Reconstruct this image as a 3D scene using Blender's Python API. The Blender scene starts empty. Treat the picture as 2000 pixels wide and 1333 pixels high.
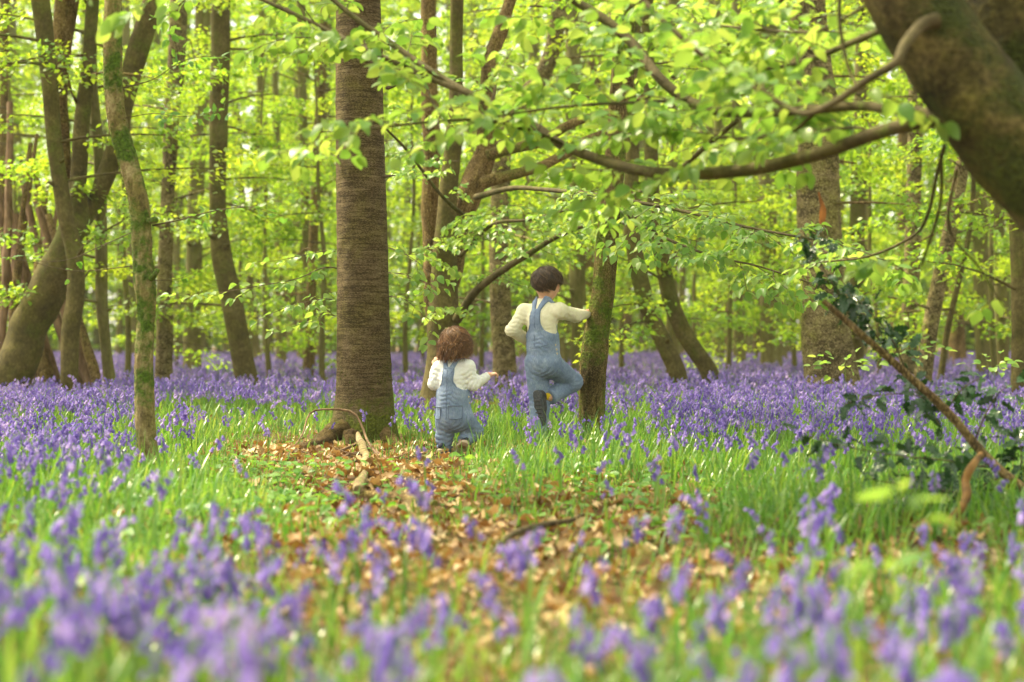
import bpy, math, random
import numpy as np
from mathutils import Vector, Matrix

# ------------------------------------------------------------------ camera, sky, sun, exposure
F = 3300.0            # focal length in photo pixels (photo is 2000 x 1333)
CAMZ = 0.75           # crouching photographer
sc = bpy.context.scene
col = sc.collection
cam_d = bpy.data.cameras.new('camera')
cam_d.sensor_width = 36.0
cam_d.lens = 36.0 * F / 2000.0
cam_d.clip_start = 0.05
cam_d.clip_end = 1500
cam_d.dof.use_dof = True
cam_d.dof.focus_distance = 11.3
cam_d.dof.aperture_fstop = 1.85
cam_o = bpy.data.objects.new('camera', cam_d)
cam_o.location = (0, 0, CAMZ)
cam_o.rotation_euler = (math.radians(90), 0, 0)
col.objects.link(cam_o)
sc.camera = cam_o

SUN_EL, SUN_AZ = 58.0, -62.0       # azimuth from +Y (view direction), negative = left: high and a little behind the trees
world = bpy.data.worlds.new('World')
sc.world = world
world.use_nodes = True
wn = world.node_tree
bg = wn.nodes['Background']
sky = wn.nodes.new('ShaderNodeTexSky')
sky.sky_type = 'NISHITA'
sky.sun_disc = False
sky.sun_elevation = math.radians(SUN_EL)
sky.sun_rotation = math.radians(SUN_AZ)
sky.dust_density = 2.5
sky.air_density = 1.0
sky.ozone_density = 0.6
hs = wn.nodes.new('ShaderNodeHueSaturation')      # thin bright cloud: the sky's blue is washed out
hs.inputs['Saturation'].default_value = 0.25
wn.links.new(sky.outputs[0], hs.inputs['Color'])
wt = wn.nodes.new('ShaderNodeMix')               # warm thin cloud
wt.data_type = 'RGBA'
wt.blend_type = 'MULTIPLY'
wt.inputs['Factor'].default_value = 1.0
wt.inputs['B'].default_value = (1.0, 0.95, 0.80, 1)
wn.links.new(hs.outputs[0], wt.inputs['A'])
wn.links.new(wt.outputs['Result'], bg.inputs[0])
bg.inputs[1].default_value = 0.15
sun_d = bpy.data.lights.new('sun', 'SUN')
sun_d.energy = 3.6
sun_d.angle = math.radians(9)
sun_d.color = (1.0, 0.86, 0.58)
sun_o = bpy.data.objects.new('sun', sun_d)
sd = Vector((math.sin(math.radians(SUN_AZ)) * math.cos(math.radians(SUN_EL)),
             math.cos(math.radians(SUN_AZ)) * math.cos(math.radians(SUN_EL)),
             math.sin(math.radians(SUN_EL))))
sun_o.rotation_euler = (-sd).to_track_quat('-Z', 'Y').to_euler()
sun_o.location = (-10, 20, 30)
col.objects.link(sun_o)
vs = sc.view_settings
vs.view_transform = 'Standard'
vs.look = 'None'
vs.exposure = 1.74
vs.gamma = 1.0
cy = sc.cycles
cy.use_denoising = True
try:
    cy.denoiser = 'OPENIMAGEDENOISE'
except Exception:
    pass
cy.max_bounces = 7
cy.diffuse_bounces = 5
cy.glossy_bounces = 2
cy.transmission_bounces = 5
cy.transparent_max_bounces = 4
cy.caustics_reflective = False
cy.caustics_refractive = False
cy.sample_clamp_indirect = 6.0

rng = np.random.default_rng(7)
random.seed(7)

# ------------------------------------------------------------------ small helpers
def A(*v):
    return np.array(v, dtype=float)

def ground_z(x, y):
    return (0.022 * np.sin(x * 0.9 + 1.3) * np.cos(y * 0.55 + 0.4) + 0.014 * np.sin(x * 2.3 + y * 1.7)
            + 0.008 * np.sin(x * 5.1 - y * 4.3) + 0.010 * np.sin(y * 2.9 + 0.7))

def P(x, y, Y):
    """photo pixel + depth (m) -> world point"""
    return A((x - 1000.0) / F * Y, Y, CAMZ - (y - 666.5) / F * Y)

def PX(x, y, z):
    """world -> photo pixel"""
    return 1000.0 + x / y * F, 666.5 - (z - CAMZ) / y * F

def unit(v):
    v = np.asarray(v, float)
    return v / (np.linalg.norm(v, axis=-1, keepdims=True) + 1e-12)

def tag(o, label=None, cat=None, group=None, kind=None):
    if label: o['label'] = label
    if cat: o['category'] = cat
    if group: o['group'] = group
    if kind: o['kind'] = kind
    return o

def empty(name, loc, label=None, cat=None, group=None):
    o = bpy.data.objects.new(name, None)
    o.empty_display_size = 0.1
    o.location = loc
    col.objects.link(o)
    return tag(o, label, cat, group)

class MB:
    """collects pieces of geometry, builds one mesh object"""
    def __init__(s):
        s.V, s.Fs, s.M, s.R, s.n = [], [], [], [], 0
    def add(s, v, f, mat=0, rnd=0.5):
        v = np.asarray(v, np.float32).reshape(-1, 3)
        f = np.asarray(f, np.int64)
        s.V.append(v)
        s.Fs.append(f + s.n)
        s.M.append(np.full(len(f), mat, np.int32) if np.isscalar(mat) else np.asarray(mat, np.int32))
        s.R.append(np.full(len(v), rnd, np.float32) if np.isscalar(rnd) else np.asarray(rnd, np.float32))
        s.n += len(v)
        return s
    def mesh(s, name, mats, origin=(0, 0, 0), smooth=True):
        me = bpy.data.meshes.new(name)
        v = np.concatenate(s.V) - np.asarray(origin, np.float32)
        me.vertices.add(len(v))
        me.vertices.foreach_set('co', v.astype(np.float32).ravel())
        loops = np.concatenate([f.ravel() for f in s.Fs])
        tot = np.concatenate([np.full(len(f), f.shape[1], np.int32) for f in s.Fs])
        st = np.concatenate([[0], np.cumsum(tot)[:-1]]).astype(np.int32)
        me.loops.add(len(loops))
        me.loops.foreach_set('vertex_index', loops.astype(np.int32))
        me.polygons.add(len(tot))
        me.polygons.foreach_set('loop_start', st)
        me.polygons.foreach_set('loop_total', tot)
        me.polygons.foreach_set('material_index', np.concatenate(s.M))
        me.polygons.foreach_set('use_smooth', np.full(len(tot), smooth))
        at = me.attributes.new('rnd', 'FLOAT', 'POINT')
        at.data.foreach_set('value', np.concatenate(s.R))
        for m in (mats if isinstance(mats, (list, tuple)) else [mats]):
            me.materials.append(m)
        me.update(calc_edges=True)
        return me
    def build(s, name, mats, parent=None, smooth=True, origin=None):
        if origin is None:
            origin = tuple(parent.location) if parent is not None else (0, 0, 0)
            if parent is not None and parent.parent is not None:
                origin = tuple(Vector(origin) + parent.parent.location)
        o = bpy.data.objects.new(name, s.mesh(name, mats, origin, smooth))
        if parent is not None:
            o.parent = parent
        else:
            o.location = origin
        col.objects.link(o)
        return o

def catmull(pts, n):
    """resample a polyline (m, k) to n rows, Catmull-Rom"""
    p = np.asarray(pts, float)
    if len(p) == 2:
        t = np.linspace(0, 1, n)[:, None]
        return p[0] * (1 - t) + p[1] * t
    q = np.vstack([2 * p[0] - p[1], p, 2 * p[-1] - p[-2]])
    L = np.concatenate([[0], np.cumsum(np.linalg.norm(np.diff(p[:, :3], axis=0), axis=1))])
    out = []
    for s_ in np.linspace(0, L[-1], n):
        i = min(max(np.searchsorted(L, s_, 'right') - 1, 0), len(p) - 2)
        t = (s_ - L[i]) / max(L[i + 1] - L[i], 1e-9)
        a, b, c, d = q[i], q[i + 1], q[i + 2], q[i + 3]
        out.append(0.5 * ((2 * b) + (-a + c) * t + (2 * a - 5 * b + 4 * c - d) * t * t + (-a + 3 * b - 3 * c + d) * t ** 3))
    return np.array(out)

def tube(path, rad, seg=10, bump=0.0, seed=0, rfun=None, caps=True):
    """tapered tube along path (n,3) with radii (n,); rfun(theta, i, point) multiplies the radius"""
    path = np.asarray(path, float)
    rad = np.asarray(rad, float)
    n = len(path)
    T = unit(np.gradient(path, axis=0))
    ref = A(1, 0, 0) if abs(T[0][0]) < 0.8 else A(0, 1, 0)
    N = np.zeros_like(path)
    v = ref - T[0] * ref.dot(T[0])
    N[0] = v / np.linalg.norm(v)
    for i in range(1, n):
        v = N[i - 1] - T[i] * N[i - 1].dot(T[i])
        N[i] = v / (np.linalg.norm(v) + 1e-12)
    B = np.cross(T, N)
    th = np.linspace(0, 2 * np.pi, seg, endpoint=False)
    R = rad[:, None] * np.ones((1, seg))
    if bump:
        r_ = np.random.default_rng(seed)
        for k in (1, 2, 3, 5):
            ph, fr = r_.uniform(0, 6.28), r_.uniform(1.5, 5)
            R = R * (1 + bump / k * np.sin(k * th[None, :] + ph + 1.5 * np.sin(np.arange(n)[:, None] * fr * 6.28 / max(n, 2))))
    if rfun is not None:
        for i in range(n):
            R[i] *= rfun(th, i, path[i])
    V = path[:, None, :] + R[:, :, None] * (np.cos(th)[None, :, None] * N[:, None, :] + np.sin(th)[None, :, None] * B[:, None, :])
    V = V.reshape(-1, 3)
    i = np.arange(n - 1)[:, None] * seg
    j = np.arange(seg)[None, :]
    j2 = (j + 1) % seg
    Q = np.stack([i + j, i + j2, i + seg + j2, i + seg + j], -1).reshape(-1, 4)
    return V, Q

def add_tube(mb, path, rad, seg=10, mat=0, rnd=0.5, cap=True, **k):
    V, Q = tube(path, rad, seg, **k)
    mb.add(V, Q, mat, rnd)
    if cap:
        n = len(path)
        for ring, c in ((0, path[0]), (n - 1, path[-1])):
            base = ring * seg
            vv = np.vstack([V[base:base + seg], [c]])
            ff = [[a, (a + 1) % seg, seg] if ring else [(a + 1) % seg, a, seg] for a in range(seg)]
            mb.add(vv, np.array(ff), mat, rnd)

def frames(d, nrm):
    """rotation matrices (N,3,3) whose columns are length dir, width dir, normal"""
    d = unit(d)
    nrm = nrm - d * np.sum(nrm * d, -1, keepdims=True)
    nrm = unit(nrm)
    w = np.cross(nrm, d)
    return np.stack([d, w, nrm], -1)

def scatter(mb, proto, pos, R, scale, mat=0, rnd=None):
    """copies of proto (verts, faces) at N places, as real mesh"""
    pv, pf = proto
    N = len(pos)
    if N == 0:
        return
    scale = np.asarray(scale, float)
    if scale.ndim == 1:
        scale = scale[:, None]
    v = np.einsum('nij,npj->npi', R, pv[None] * scale[:, None, :]) + np.asarray(pos)[:, None, :]
    f = pf[None] + (np.arange(N) * len(pv))[:, None, None]
    r = np.repeat(rng.random(N) if rnd is None else rnd, len(pv))
    m = mat if np.isscalar(mat) else np.tile(mat, N)
    mb.add(v.reshape(-1, 3), f.reshape(-1, pf.shape[1]), m, r)

# ------------------------------------------------------------------ materials
def mat_new(name):
    m = bpy.data.materials.new(name)
    m.use_nodes = True
    nt = m.node_tree
    nt.nodes.clear()
    out = nt.nodes.new('ShaderNodeOutputMaterial')
    return m, nt, out

def nd(nt, t, **kw):
    n = nt.nodes.new(t)
    for k, v in kw.items():
        if k.startswith('i_'):
            n.inputs[k[2:].replace('_', ' ')].default_value = v
        else:
            setattr(n, k, v)
    return n

def ramp(nt, fac, stops, interp='LINEAR'):
    r = nt.nodes.new('ShaderNodeValToRGB')
    r.color_ramp.interpolation = interp
    el = r.color_ramp.elements
    while len(el) < len(stops):
        el.new(0.5)
    for e, (p, c) in zip(el, stops):
        e.position = p
        e.color = (c[0], c[1], c[2], 1)
    nt.links.new(fac, r.inputs[0])
    return r.outputs[0]

def leaf_mat(name, stops, tstops, tfac=0.5, rough=0.42, spec=0.4, vein=False):
    m, nt, out = mat_new(name)
    at = nd(nt, 'ShaderNodeAttribute', attribute_name='rnd')
    c1 = ramp(nt, at.outputs['Fac'], stops)
    c2 = ramp(nt, at.outputs['Fac'], tstops)
    pb = nd(nt, 'ShaderNodeBsdfPrincipled')
    pb.inputs['Roughness'].default_value = rough
    pb.inputs['Specular IOR Level'].default_value = spec
    tr = nd(nt, 'ShaderNodeBsdfTranslucent')
    mx = nd(nt, 'ShaderNodeMixShader')
    mx.inputs[0].default_value = tfac
    nt.links.new(c1, pb.inputs['Base Color'])
    nt.links.new(c2, tr.inputs['Color'])
    nt.links.new(pb.outputs[0], mx.inputs[1])
    nt.links.new(tr.outputs[0], mx.inputs[2])
    nt.links.new(mx.outputs[0], out.inputs[0])
    return m

def bark_mat(name, c_dark, c_mid, c_light, moss=None, moss_lo=0.5, moss_hi=0.62, scale=(6, 6, 6), ridge=(14, 14, 2.5),
             bump=0.5, dist=0.02, moss_scale=2.2, moss_height=None, rough=0.85, plates=None, ct=0.13):
    m, nt, out = mat_new(name)
    tc = nd(nt, 'ShaderNodeTexCoord')
    mp = nd(nt, 'ShaderNodeMapping')
    mp.inputs['Scale'].default_value = ridge
    nt.links.new(tc.outputs['Object'], mp.inputs[0])
    n1 = nd(nt, 'ShaderNodeTexNoise', i_Scale=1.0, i_Detail=6.0, i_Roughness=0.62, i_Distortion=0.6)
    nt.links.new(mp.outputs[0], n1.inputs['Vector'])
    mp2 = nd(nt, 'ShaderNodeMapping')
    mp2.inputs['Scale'].default_value = scale
    nt.links.new(tc.outputs['Object'], mp2.inputs[0])
    n2 = nd(nt, 'ShaderNodeTexNoise', i_Scale=0.55, i_Detail=5.0, i_Roughness=0.6)
    nt.links.new(mp2.outputs[0], n2.inputs['Vector'])
    ma = nd(nt, 'ShaderNodeMath', operation='MULTIPLY_ADD')
    ma.inputs[1].default_value = 0.6
    nt.links.new(n1.outputs['Fac'], ma.inputs[0])
    mb_ = nd(nt, 'ShaderNodeMath', operation='MULTIPLY')
    mb_.inputs[1].default_value = 0.4
    nt.links.new(n2.outputs['Fac'], mb_.inputs[0])
    nt.links.new(mb_.outputs[0], ma.inputs[2])
    nf = nd(nt, 'ShaderNodeTexNoise', i_Scale=9.0, i_Detail=5.0, i_Roughness=0.7)
    nt.links.new(mp2.outputs[0], nf.inputs['Vector'])
    mf = nd(nt, 'ShaderNodeMath', operation='MULTIPLY_ADD')
    mf.inputs[1].default_value = 0.35
    nt.links.new(nf.outputs['Fac'], mf.inputs[0])
    m65 = nd(nt, 'ShaderNodeMath', operation='MULTIPLY')
    m65.inputs[1].default_value = 0.65
    nt.links.new(ma.outputs[0], m65.inputs[0])
    nt.links.new(m65.outputs[0], mf.inputs[2])
    hgt = mf.outputs[0]
    if plates is not None:
        mpp = nd(nt, 'ShaderNodeMapping')
        mpp.inputs['Scale'].default_value = plates
        nt.links.new(tc.outputs['Object'], mpp.inputs[0])
        vd = nd(nt, 'ShaderNodeVectorMath', operation='MULTIPLY_ADD')
        vd.inputs[1].default_value = (1.1, 1.1, 1.1)
        nt.links.new(n2.outputs['Color'], vd.inputs[0])
        nt.links.new(mpp.outputs[0], vd.inputs[2])
        vo = nd(nt, 'ShaderNodeTexVoronoi', feature='DISTANCE_TO_EDGE')
        nt.links.new(vd.outputs[0], vo.inputs['Vector'])
        ve = nd(nt, 'ShaderNodeMapRange', i_From_Max=0.32)
        ve.inputs['To Min'].default_value = -0.11
        ve.inputs['To Max'].default_value = 0.07
        nt.links.new(vo.outputs['Distance'], ve.inputs['Value'])
        ap = nd(nt, 'ShaderNodeMath', operation='ADD')
        nt.links.new(hgt, ap.inputs[0])
        nt.links.new(ve.outputs[0], ap.inputs[1])
        hgt = ap.outputs[0]
    c = ramp(nt, hgt, [(0.5 - ct, c_dark), (0.5, c_mid), (0.5 + ct, c_light)])
    na = nd(nt, 'ShaderNodeTexNoise', i_Scale=2.3, i_Detail=6.0, i_Roughness=0.65, i_Distortion=0.8)
    nt.links.new(tc.outputs['Object'], na.inputs['Vector'])
    ka = nd(nt, 'ShaderNodeMapRange')
    ka.inputs['From Min'].default_value = 0.46
    ka.inputs['From Max'].default_value = 0.66
    ka.inputs['To Max'].default_value = 0.75
    nt.links.new(na.outputs['Fac'], ka.inputs['Value'])
    xa = nd(nt, 'ShaderNodeMix', data_type='RGBA', blend_type='MULTIPLY')      # thin green algae film
    xa.inputs['B'].default_value = (0.80, 0.95, 0.36, 1)
    nt.links.new(ka.outputs[0], xa.inputs['Factor'])
    nt.links.new(c, xa.inputs['A'])
    c = xa.outputs['Result']
    if moss is not None:
        n3 = nd(nt, 'ShaderNodeTexNoise', i_Scale=moss_scale, i_Detail=7.0, i_Roughness=0.68)
        nt.links.new(tc.outputs['Object'], n3.inputs['Vector'])
        fac = n3.outputs['Fac']
        if moss_height is not None:
            sx = nd(nt, 'ShaderNodeSeparateXYZ')
            nt.links.new(tc.outputs['Object'], sx.inputs[0])
            mr = nd(nt, 'ShaderNodeMapRange')
            mr.inputs['From Min'].default_value = moss_height[0]
            mr.inputs['From Max'].default_value = moss_height[1]
            mr.inputs['To Min'].default_value = 0.28
            mr.inputs['To Max'].default_value = -0.2
            nt.links.new(sx.outputs['Z'], mr.inputs['Value'])
            ad = nd(nt, 'ShaderNodeMath', operation='ADD')
            nt.links.new(fac, ad.inputs[0])
            nt.links.new(mr.outputs[0], ad.inputs[1])
            fac = ad.outputs[0]
        mk = nd(nt, 'ShaderNodeMapRange')
        mk.inputs['From Min'].default_value = moss_lo
        mk.inputs['From Max'].default_value = moss_hi
        nt.links.new(fac, mk.inputs['Value'])
        n4 = nd(nt, 'ShaderNodeTexNoise', i_Scale=60.0, i_Detail=4.0)
        nt.links.new(tc.outputs['Object'], n4.inputs['Vector'])
        mc = ramp(nt, n4.outputs['Fac'], [(0.3, [x * 0.45 for x in moss]), (0.55, moss), (0.75, [min(1, x * 1.7) for x in moss])])
        mx = nd(nt, 'ShaderNodeMix', data_type='RGBA')
        nt.links.new(mk.outputs[0], mx.inputs['Factor'])
        nt.links.new(c, mx.inputs['A'])
        nt.links.new(mc, mx.inputs['B'])
        c = mx.outputs['Result']
        hm = nd(nt, 'ShaderNodeMix', data_type='FLOAT')
        nt.links.new(mk.outputs[0], hm.inputs['Factor'])
        nt.links.new(hgt, hm.inputs['A'])
        nt.links.new(n4.outputs['Fac'], hm.inputs['B'])
        hgt = hm.outputs['Result']
    pb = nd(nt, 'ShaderNodeBsdfPrincipled')
    pb.inputs['Roughness'].default_value = rough
    pb.inputs['Specular IOR Level'].default_value = 0.25
    nt.links.new(c, pb.inputs['Base Color'])
    bp = nd(nt, 'ShaderNodeBump')
    bp.inputs['Strength'].default_value = bump
    bp.inputs['Distance'].default_value = dist
    nt.links.new(hgt, bp.inputs['Height'])
    nt.links.new(bp.outputs[0], pb.inputs['Normal'])
    nt.links.new(pb.outputs[0], out.inputs[0])
    return m

def plain_mat(name, c1, c2, nscale=20.0, rough=0.7, bump=0.2, dist=0.004, stretch=(1, 1, 1), sss=0.0, spec=0.3, detail=4.0):
    m, nt, out = mat_new(name)
    tc = nd(nt, 'ShaderNodeTexCoord')
    mp = nd(nt, 'ShaderNodeMapping')
    mp.inputs['Scale'].default_value = stretch
    nt.links.new(tc.outputs['Object'], mp.inputs[0])
    n = nd(nt, 'ShaderNodeTexNoise', i_Scale=nscale, i_Detail=detail, i_Roughness=0.6)
    nt.links.new(mp.outputs[0], n.inputs['Vector'])
    c = ramp(nt, n.outputs['Fac'], [(0.35, c1), (0.65, c2)])
    pb = nd(nt, 'ShaderNodeBsdfPrincipled')
    pb.inputs['Roughness'].default_value = rough
    pb.inputs['Specular IOR Level'].default_value = spec
    if sss:
        pb.inputs['Subsurface Weight'].default_value = sss
        pb.inputs['Subsurface Radius'].default_value = (0.02, 0.008, 0.004)
        pb.inputs['Subsurface Scale'].default_value = 0.4
    nt.links.new(c, pb.inputs['Base Color'])
    if bump:
        bp = nd(nt, 'ShaderNodeBump')
        bp.inputs['Strength'].default_value = bump
        bp.inputs['Distance'].default_value = dist
        nt.links.new(n.outputs['Fac'], bp.inputs['Height'])
        nt.links.new(bp.outputs[0], pb.inputs['Normal'])
    nt.links.new(pb.outputs[0], out.inputs[0])
    return m

M = {}
M['beech_leaf'] = leaf_mat('beech_leaf', [(0, (.10, .24, .04)), (.5, (.17, .32, .06)), (1, (.26, .40, .09))],
                           [(0, (.24, .46, .05)), (.5, (.39, .58, .075)), (1, (.56, .68, .11))], 0.48, 0.36, 0.5)
M['far_leaf'] = leaf_mat('far_leaf', [(0, (.09, .22, .03)), (.5, (.15, .31, .035)), (1, (.24, .38, .05))],
                         [(0, (.28, .50, .03)), (.5, (.43, .62, .035)), (1, (.66, .73, .05))], 0.55, 0.4, 0.5)
M['thorn_leaf'] = leaf_mat('thorn_leaf', [(0, (.06, .20, .03)), (1, (.15, .32, .05))],
                           [(0, (.20, .45, .05)), (1, (.36, .58, .07))], 0.45, 0.4, 0.5)
M['holly_leaf'] = leaf_mat('holly_leaf', [(0, (.015, .05, .018)), (.7, (.03, .085, .03)), (1, (.06, .14, .05))],
                           [(0, (.03, .10, .02)), (1, (.06, .16, .03))], 0.15, 0.22, 0.6)
M['grass'] = leaf_mat('grass', [(0, (.05, .16, .018)), (.5, (.10, .25, .035)), (.9, (.19, .33, .06)), (1, (.30, .36, .08))],
                      [(0, (.12, .34, .03)), (.5, (.24, .48, .045)), (1, (.45, .58, .08))], 0.38, 0.3, 0.6)
M['ground_leaf'] = leaf_mat('ground_leaf', [(0, (.06, .20, .02)), (1, (.16, .33, .05))],
                            [(0, (.15, .42, .03)), (1, (.36, .58, .06))], 0.4, 0.4, 0.4)
M['stalk'] = leaf_mat('stalk', [(0, (.10, .25, .03)), (1, (.22, .36, .05))], [(0, (.2, .45, .04)), (1, (.4, .6, .06))], 0.3, 0.4, 0.4)
M['bell'] = leaf_mat('bell', [(0, (.13, .088, .40)), (.5, (.215, .15, .53)), (.85, (.33, .24, .64)), (1, (.50, .37, .70))],
                     [(0, (.26, .17, .62)), (.5, (.38, .27, .75)), (1, (.60, .47, .84))], 0.38, 0.5, 0.3)
M['dead_leaf'] = leaf_mat('dead_leaf', [(0, (.06, .034, .016)), (.2, (.19, .11, .045)), (.45, (.34, .215, .09)), (.8, (.50, .36, .18)), (1, (.68, .55, .34))],
                          [(0, (.25, .10, .02)), (.6, (.45, .22, .05)), (1, (.55, .32, .10))], 0.2, 0.55, 0.3)
# barks
M['bark_spruce'] = bark_mat('bark_spruce', (.05, .033, .015), (.20, .138, .066), (.36, .275, .16), moss=(.10, .115, .012),
                            ridge=(5, 5, 75), scale=(12, 12, 24), bump=1.0, dist=0.018, moss_scale=3.2, moss_height=(0.05, 0.75), moss_lo=.56, moss_hi=.66, plates=(8, 8, 62), ct=.10)
M['bark_oak'] = bark_mat('bark_oak', (.05, .034, .012), (.26, .18, .065), (.52, .40, .17), moss=(.11, .165, .012),
                         ridge=(22, 22, 6), scale=(7, 7, 5), bump=1.0, dist=0.04, moss_scale=3.0, moss_lo=.47, moss_hi=.57, plates=(46, 46, 10))
M['bark_mossy'] = bark_mat('bark_mossy', (.07, .05, .022), (.24, .18, .08), (.46, .39, .20), moss=(.075, .13, .012),
                           ridge=(20, 20, 8), scale=(8, 8, 8), bump=0.9, dist=0.02, moss_scale=4.2, moss_lo=.465, moss_hi=.56)
M['bark_beech'] = bark_mat('bark_beech', (.035, .027, .009), (.10, .08, .028), (.20, .165, .065), moss=(.10, .13, .015),
                           ridge=(4, 4, 5), scale=(4, 4, 3), bump=0.6, dist=0.02, moss_scale=1.3, moss_lo=.52, moss_hi=.68)
M['bark_far'] = bark_mat('bark_far', (.07, .06, .022), (.16, .14, .055), (.27, .24, .11), moss=(.13, .16, .025),
                         ridge=(6, 6, 1.5), scale=(3, 3, 1), bump=0.5, dist=0.03, moss_scale=0.8, moss_lo=.48, moss_hi=.70)
M['bark_brown'] = bark_mat('bark_brown', (.06, .036, .014), (.22, .145, .06), (.40, .29, .14), moss=(.12, .15, .02),
                           ridge=(9, 9, 2.5), scale=(4, 4, 2), bump=0.8, dist=0.03, moss_scale=1.0, moss_lo=.54, moss_hi=.68, plates=(16, 16, 5))
M['bark_birch'] = bark_mat('bark_birch', (.045, .032, .015), (.24, .185, .09), (.44, .37, .21), moss=(.10, .12, .02),
                           ridge=(5, 5, 9), scale=(4, 4, 4), bump=0.8, dist=0.03, moss_scale=1.2, moss_lo=.58, moss_hi=.70, plates=(9, 9, 7), ct=.11)
M['bark_near'] = bark_mat('bark_near', (.010, .007, .003), (.072, .055, .019), (.21, .165, .065), moss=(.05, .062, .008),
                          ridge=(3.2, 3.2, 3.2), scale=(5, 5, 5), bump=0.9, dist=0.04, moss_scale=2.6, moss_lo=.50, moss_hi=.60, ct=.10)
M['twig'] = plain_mat('twig', (.055, .04, .02), (.14, .105, .055), 25, 0.8, 0.4, 0.004)
M['bough'] = bark_mat('bough', (.03, .024, .010), (.085, .068, .03), (.16, .13, .065), moss=(.10, .13, .02), ridge=(9, 9, 9), scale=(8, 8, 8),
                      bump=0.5, dist=0.006, moss_scale=5, moss_lo=.56, moss_hi=.66)
M['deadwood'] = plain_mat('deadwood', (.11, .065, .035), (.28, .18, .11), 14, 0.85, 0.6, 0.01, (1, 1, .25))
M['palewood'] = bark_mat('palewood', (.06, .04, .02), (.27, .20, .11), (.46, .37, .22), ridge=(14, 14, 20), scale=(9, 9, 9), bump=0.8, dist=0.015, ct=.09)
M['orangewood'] = plain_mat('orangewood', (.12, .06, .02), (.36, .19, .055), 16, 0.7, 0.5, 0.01)
M['rot'] = plain_mat('rot', (.14, .05, .015), (.48, .18, .04), 22, 0.9, 0.5, 0.01, (1, 1, .2))
M['soil'] = plain_mat('soil', (.05, .028, .013), (.17, .095, .04), 14, 0.95, 0.8, 0.02, detail=8)
# clothing, skin, hair
M['skin'] = plain_mat('skin', (.60, .33, .22), (.68, .40, .28), 30, 0.5, 0.05, 0.001, sss=0.25)
M['hair_brown'] = leaf_mat('hair_brown', [(0, (.07, .028, .010)), (.45, (.15, .065, .024)), (.8, (.25, .12, .045)), (1, (.38, .20, .08))], [(0, (.15, .06, .02)), (1, (.3, .15, .05))], 0.08, 0.4, 0.5)
M['hair_dark'] = leaf_mat('hair_dark', [(0, (.022, .012, .007)), (.5, (.062, .033, .018)), (.85, (.12, .066, .036)), (1, (.20, .12, .07))], [(0, (.03, .015, .01)), (1, (.06, .03, .02))], 0.05, 0.36, 0.5)
M['cream'] = plain_mat('cream', (.74, .68, .50), (.80, .75, .58), 60, 0.85, 0.25, 0.003)
M['white'] = plain_mat('white', (.74, .74, .74), (.80, .80, .80), 60, 0.85, 0.25, 0.003)
M['sneaker'] = plain_mat('sneaker', (.035, .035, .04), (.07, .07, .075), 40, 0.7, 0.3, 0.004)
M['sole'] = plain_mat('sole', (.05, .055, .065), (.10, .105, .12), 70, 0.75, 0.6, 0.006)
M['navy'] = plain_mat('navy', (.015, .018, .04), (.035, .04, .08), 40, 0.7, 0.3, 0.004)
M['tan'] = plain_mat('tan', (.55, .42, .30), (.66, .52, .38), 40, 0.7, 0.2, 0.003)
M['yellow'] = plain_mat('yellow', (.62, .40, .02), (.75, .52, .03), 60, 0.8, 0.3, 0.003)
M['metal'] = plain_mat('metal', (.45, .38, .25), (.6, .5, .35), 60, 0.35, 0.0)
M['stitch'] = plain_mat('stitch', (.34, .38, .42), (.46, .50, .54), 60, 0.8, 0.2)
def denim_mat(name, k=1.0):
    m, nt, out = mat_new(name)
    tc = nd(nt, 'ShaderNodeTexCoord')
    n1 = nd(nt, 'ShaderNodeTexNoise', i_Scale=9.0, i_Detail=5.0, i_Roughness=0.65)
    nt.links.new(tc.outputs['Object'], n1.inputs['Vector'])
    n2 = nd(nt, 'ShaderNodeTexNoise', i_Scale=220.0, i_Detail=2.0)
    mp = nd(nt, 'ShaderNodeMapping')
    mp.inputs['Scale'].default_value = (1, 1, .25)
    nt.links.new(tc.outputs['Object'], mp.inputs[0])
    nt.links.new(mp.outputs[0], n2.inputs['Vector'])
    ad = nd(nt, 'ShaderNodeMath', operation='MULTIPLY_ADD')
    ad.inputs[1].default_value = 0.35
    nt.links.new(n2.outputs['Fac'], ad.inputs[0])
    ml = nd(nt, 'ShaderNodeMath', operation='MULTIPLY')
    ml.inputs[1].default_value = 0.65
    nt.links.new(n1.outputs['Fac'], ml.inputs[0])
    nt.links.new(ml.outputs[0], ad.inputs[2])
    c = ramp(nt, ad.outputs[0], [(0.34, (.12 * k, .165 * k, .28 * k)), (0.5, (.19 * k, .25 * k, .39 * k)), (0.68, (.33 * k, .39 * k, .53 * k))])
    pb = nd(nt, 'ShaderNodeBsdfPrincipled')
    pb.inputs['Roughness'].default_value = 0.85
    pb.inputs['Specular IOR Level'].default_value = 0.2
    nt.links.new(c, pb.inputs['Base Color'])
    bp = nd(nt, 'ShaderNodeBump')
    bp.inputs['Strength'].default_value = 0.4
    bp.inputs['Distance'].default_value = 0.006
    n3 = nd(nt, 'ShaderNodeTexNoise', i_Scale=26.0, i_Detail=4.0, i_Distortion=1.2)
    nt.links.new(tc.outputs['Object'], n3.inputs['Vector'])
    nt.links.new(n3.outputs['Fac'], bp.inputs['Height'])
    nt.links.new(bp.outputs[0], pb.inputs['Normal'])
    nt.links.new(pb.outputs[0], out.inputs[0])
    return m
M['denim'] = denim_mat('denim')
M['denim_seam'] = denim_mat('denim_seam', 0.72)

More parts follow.
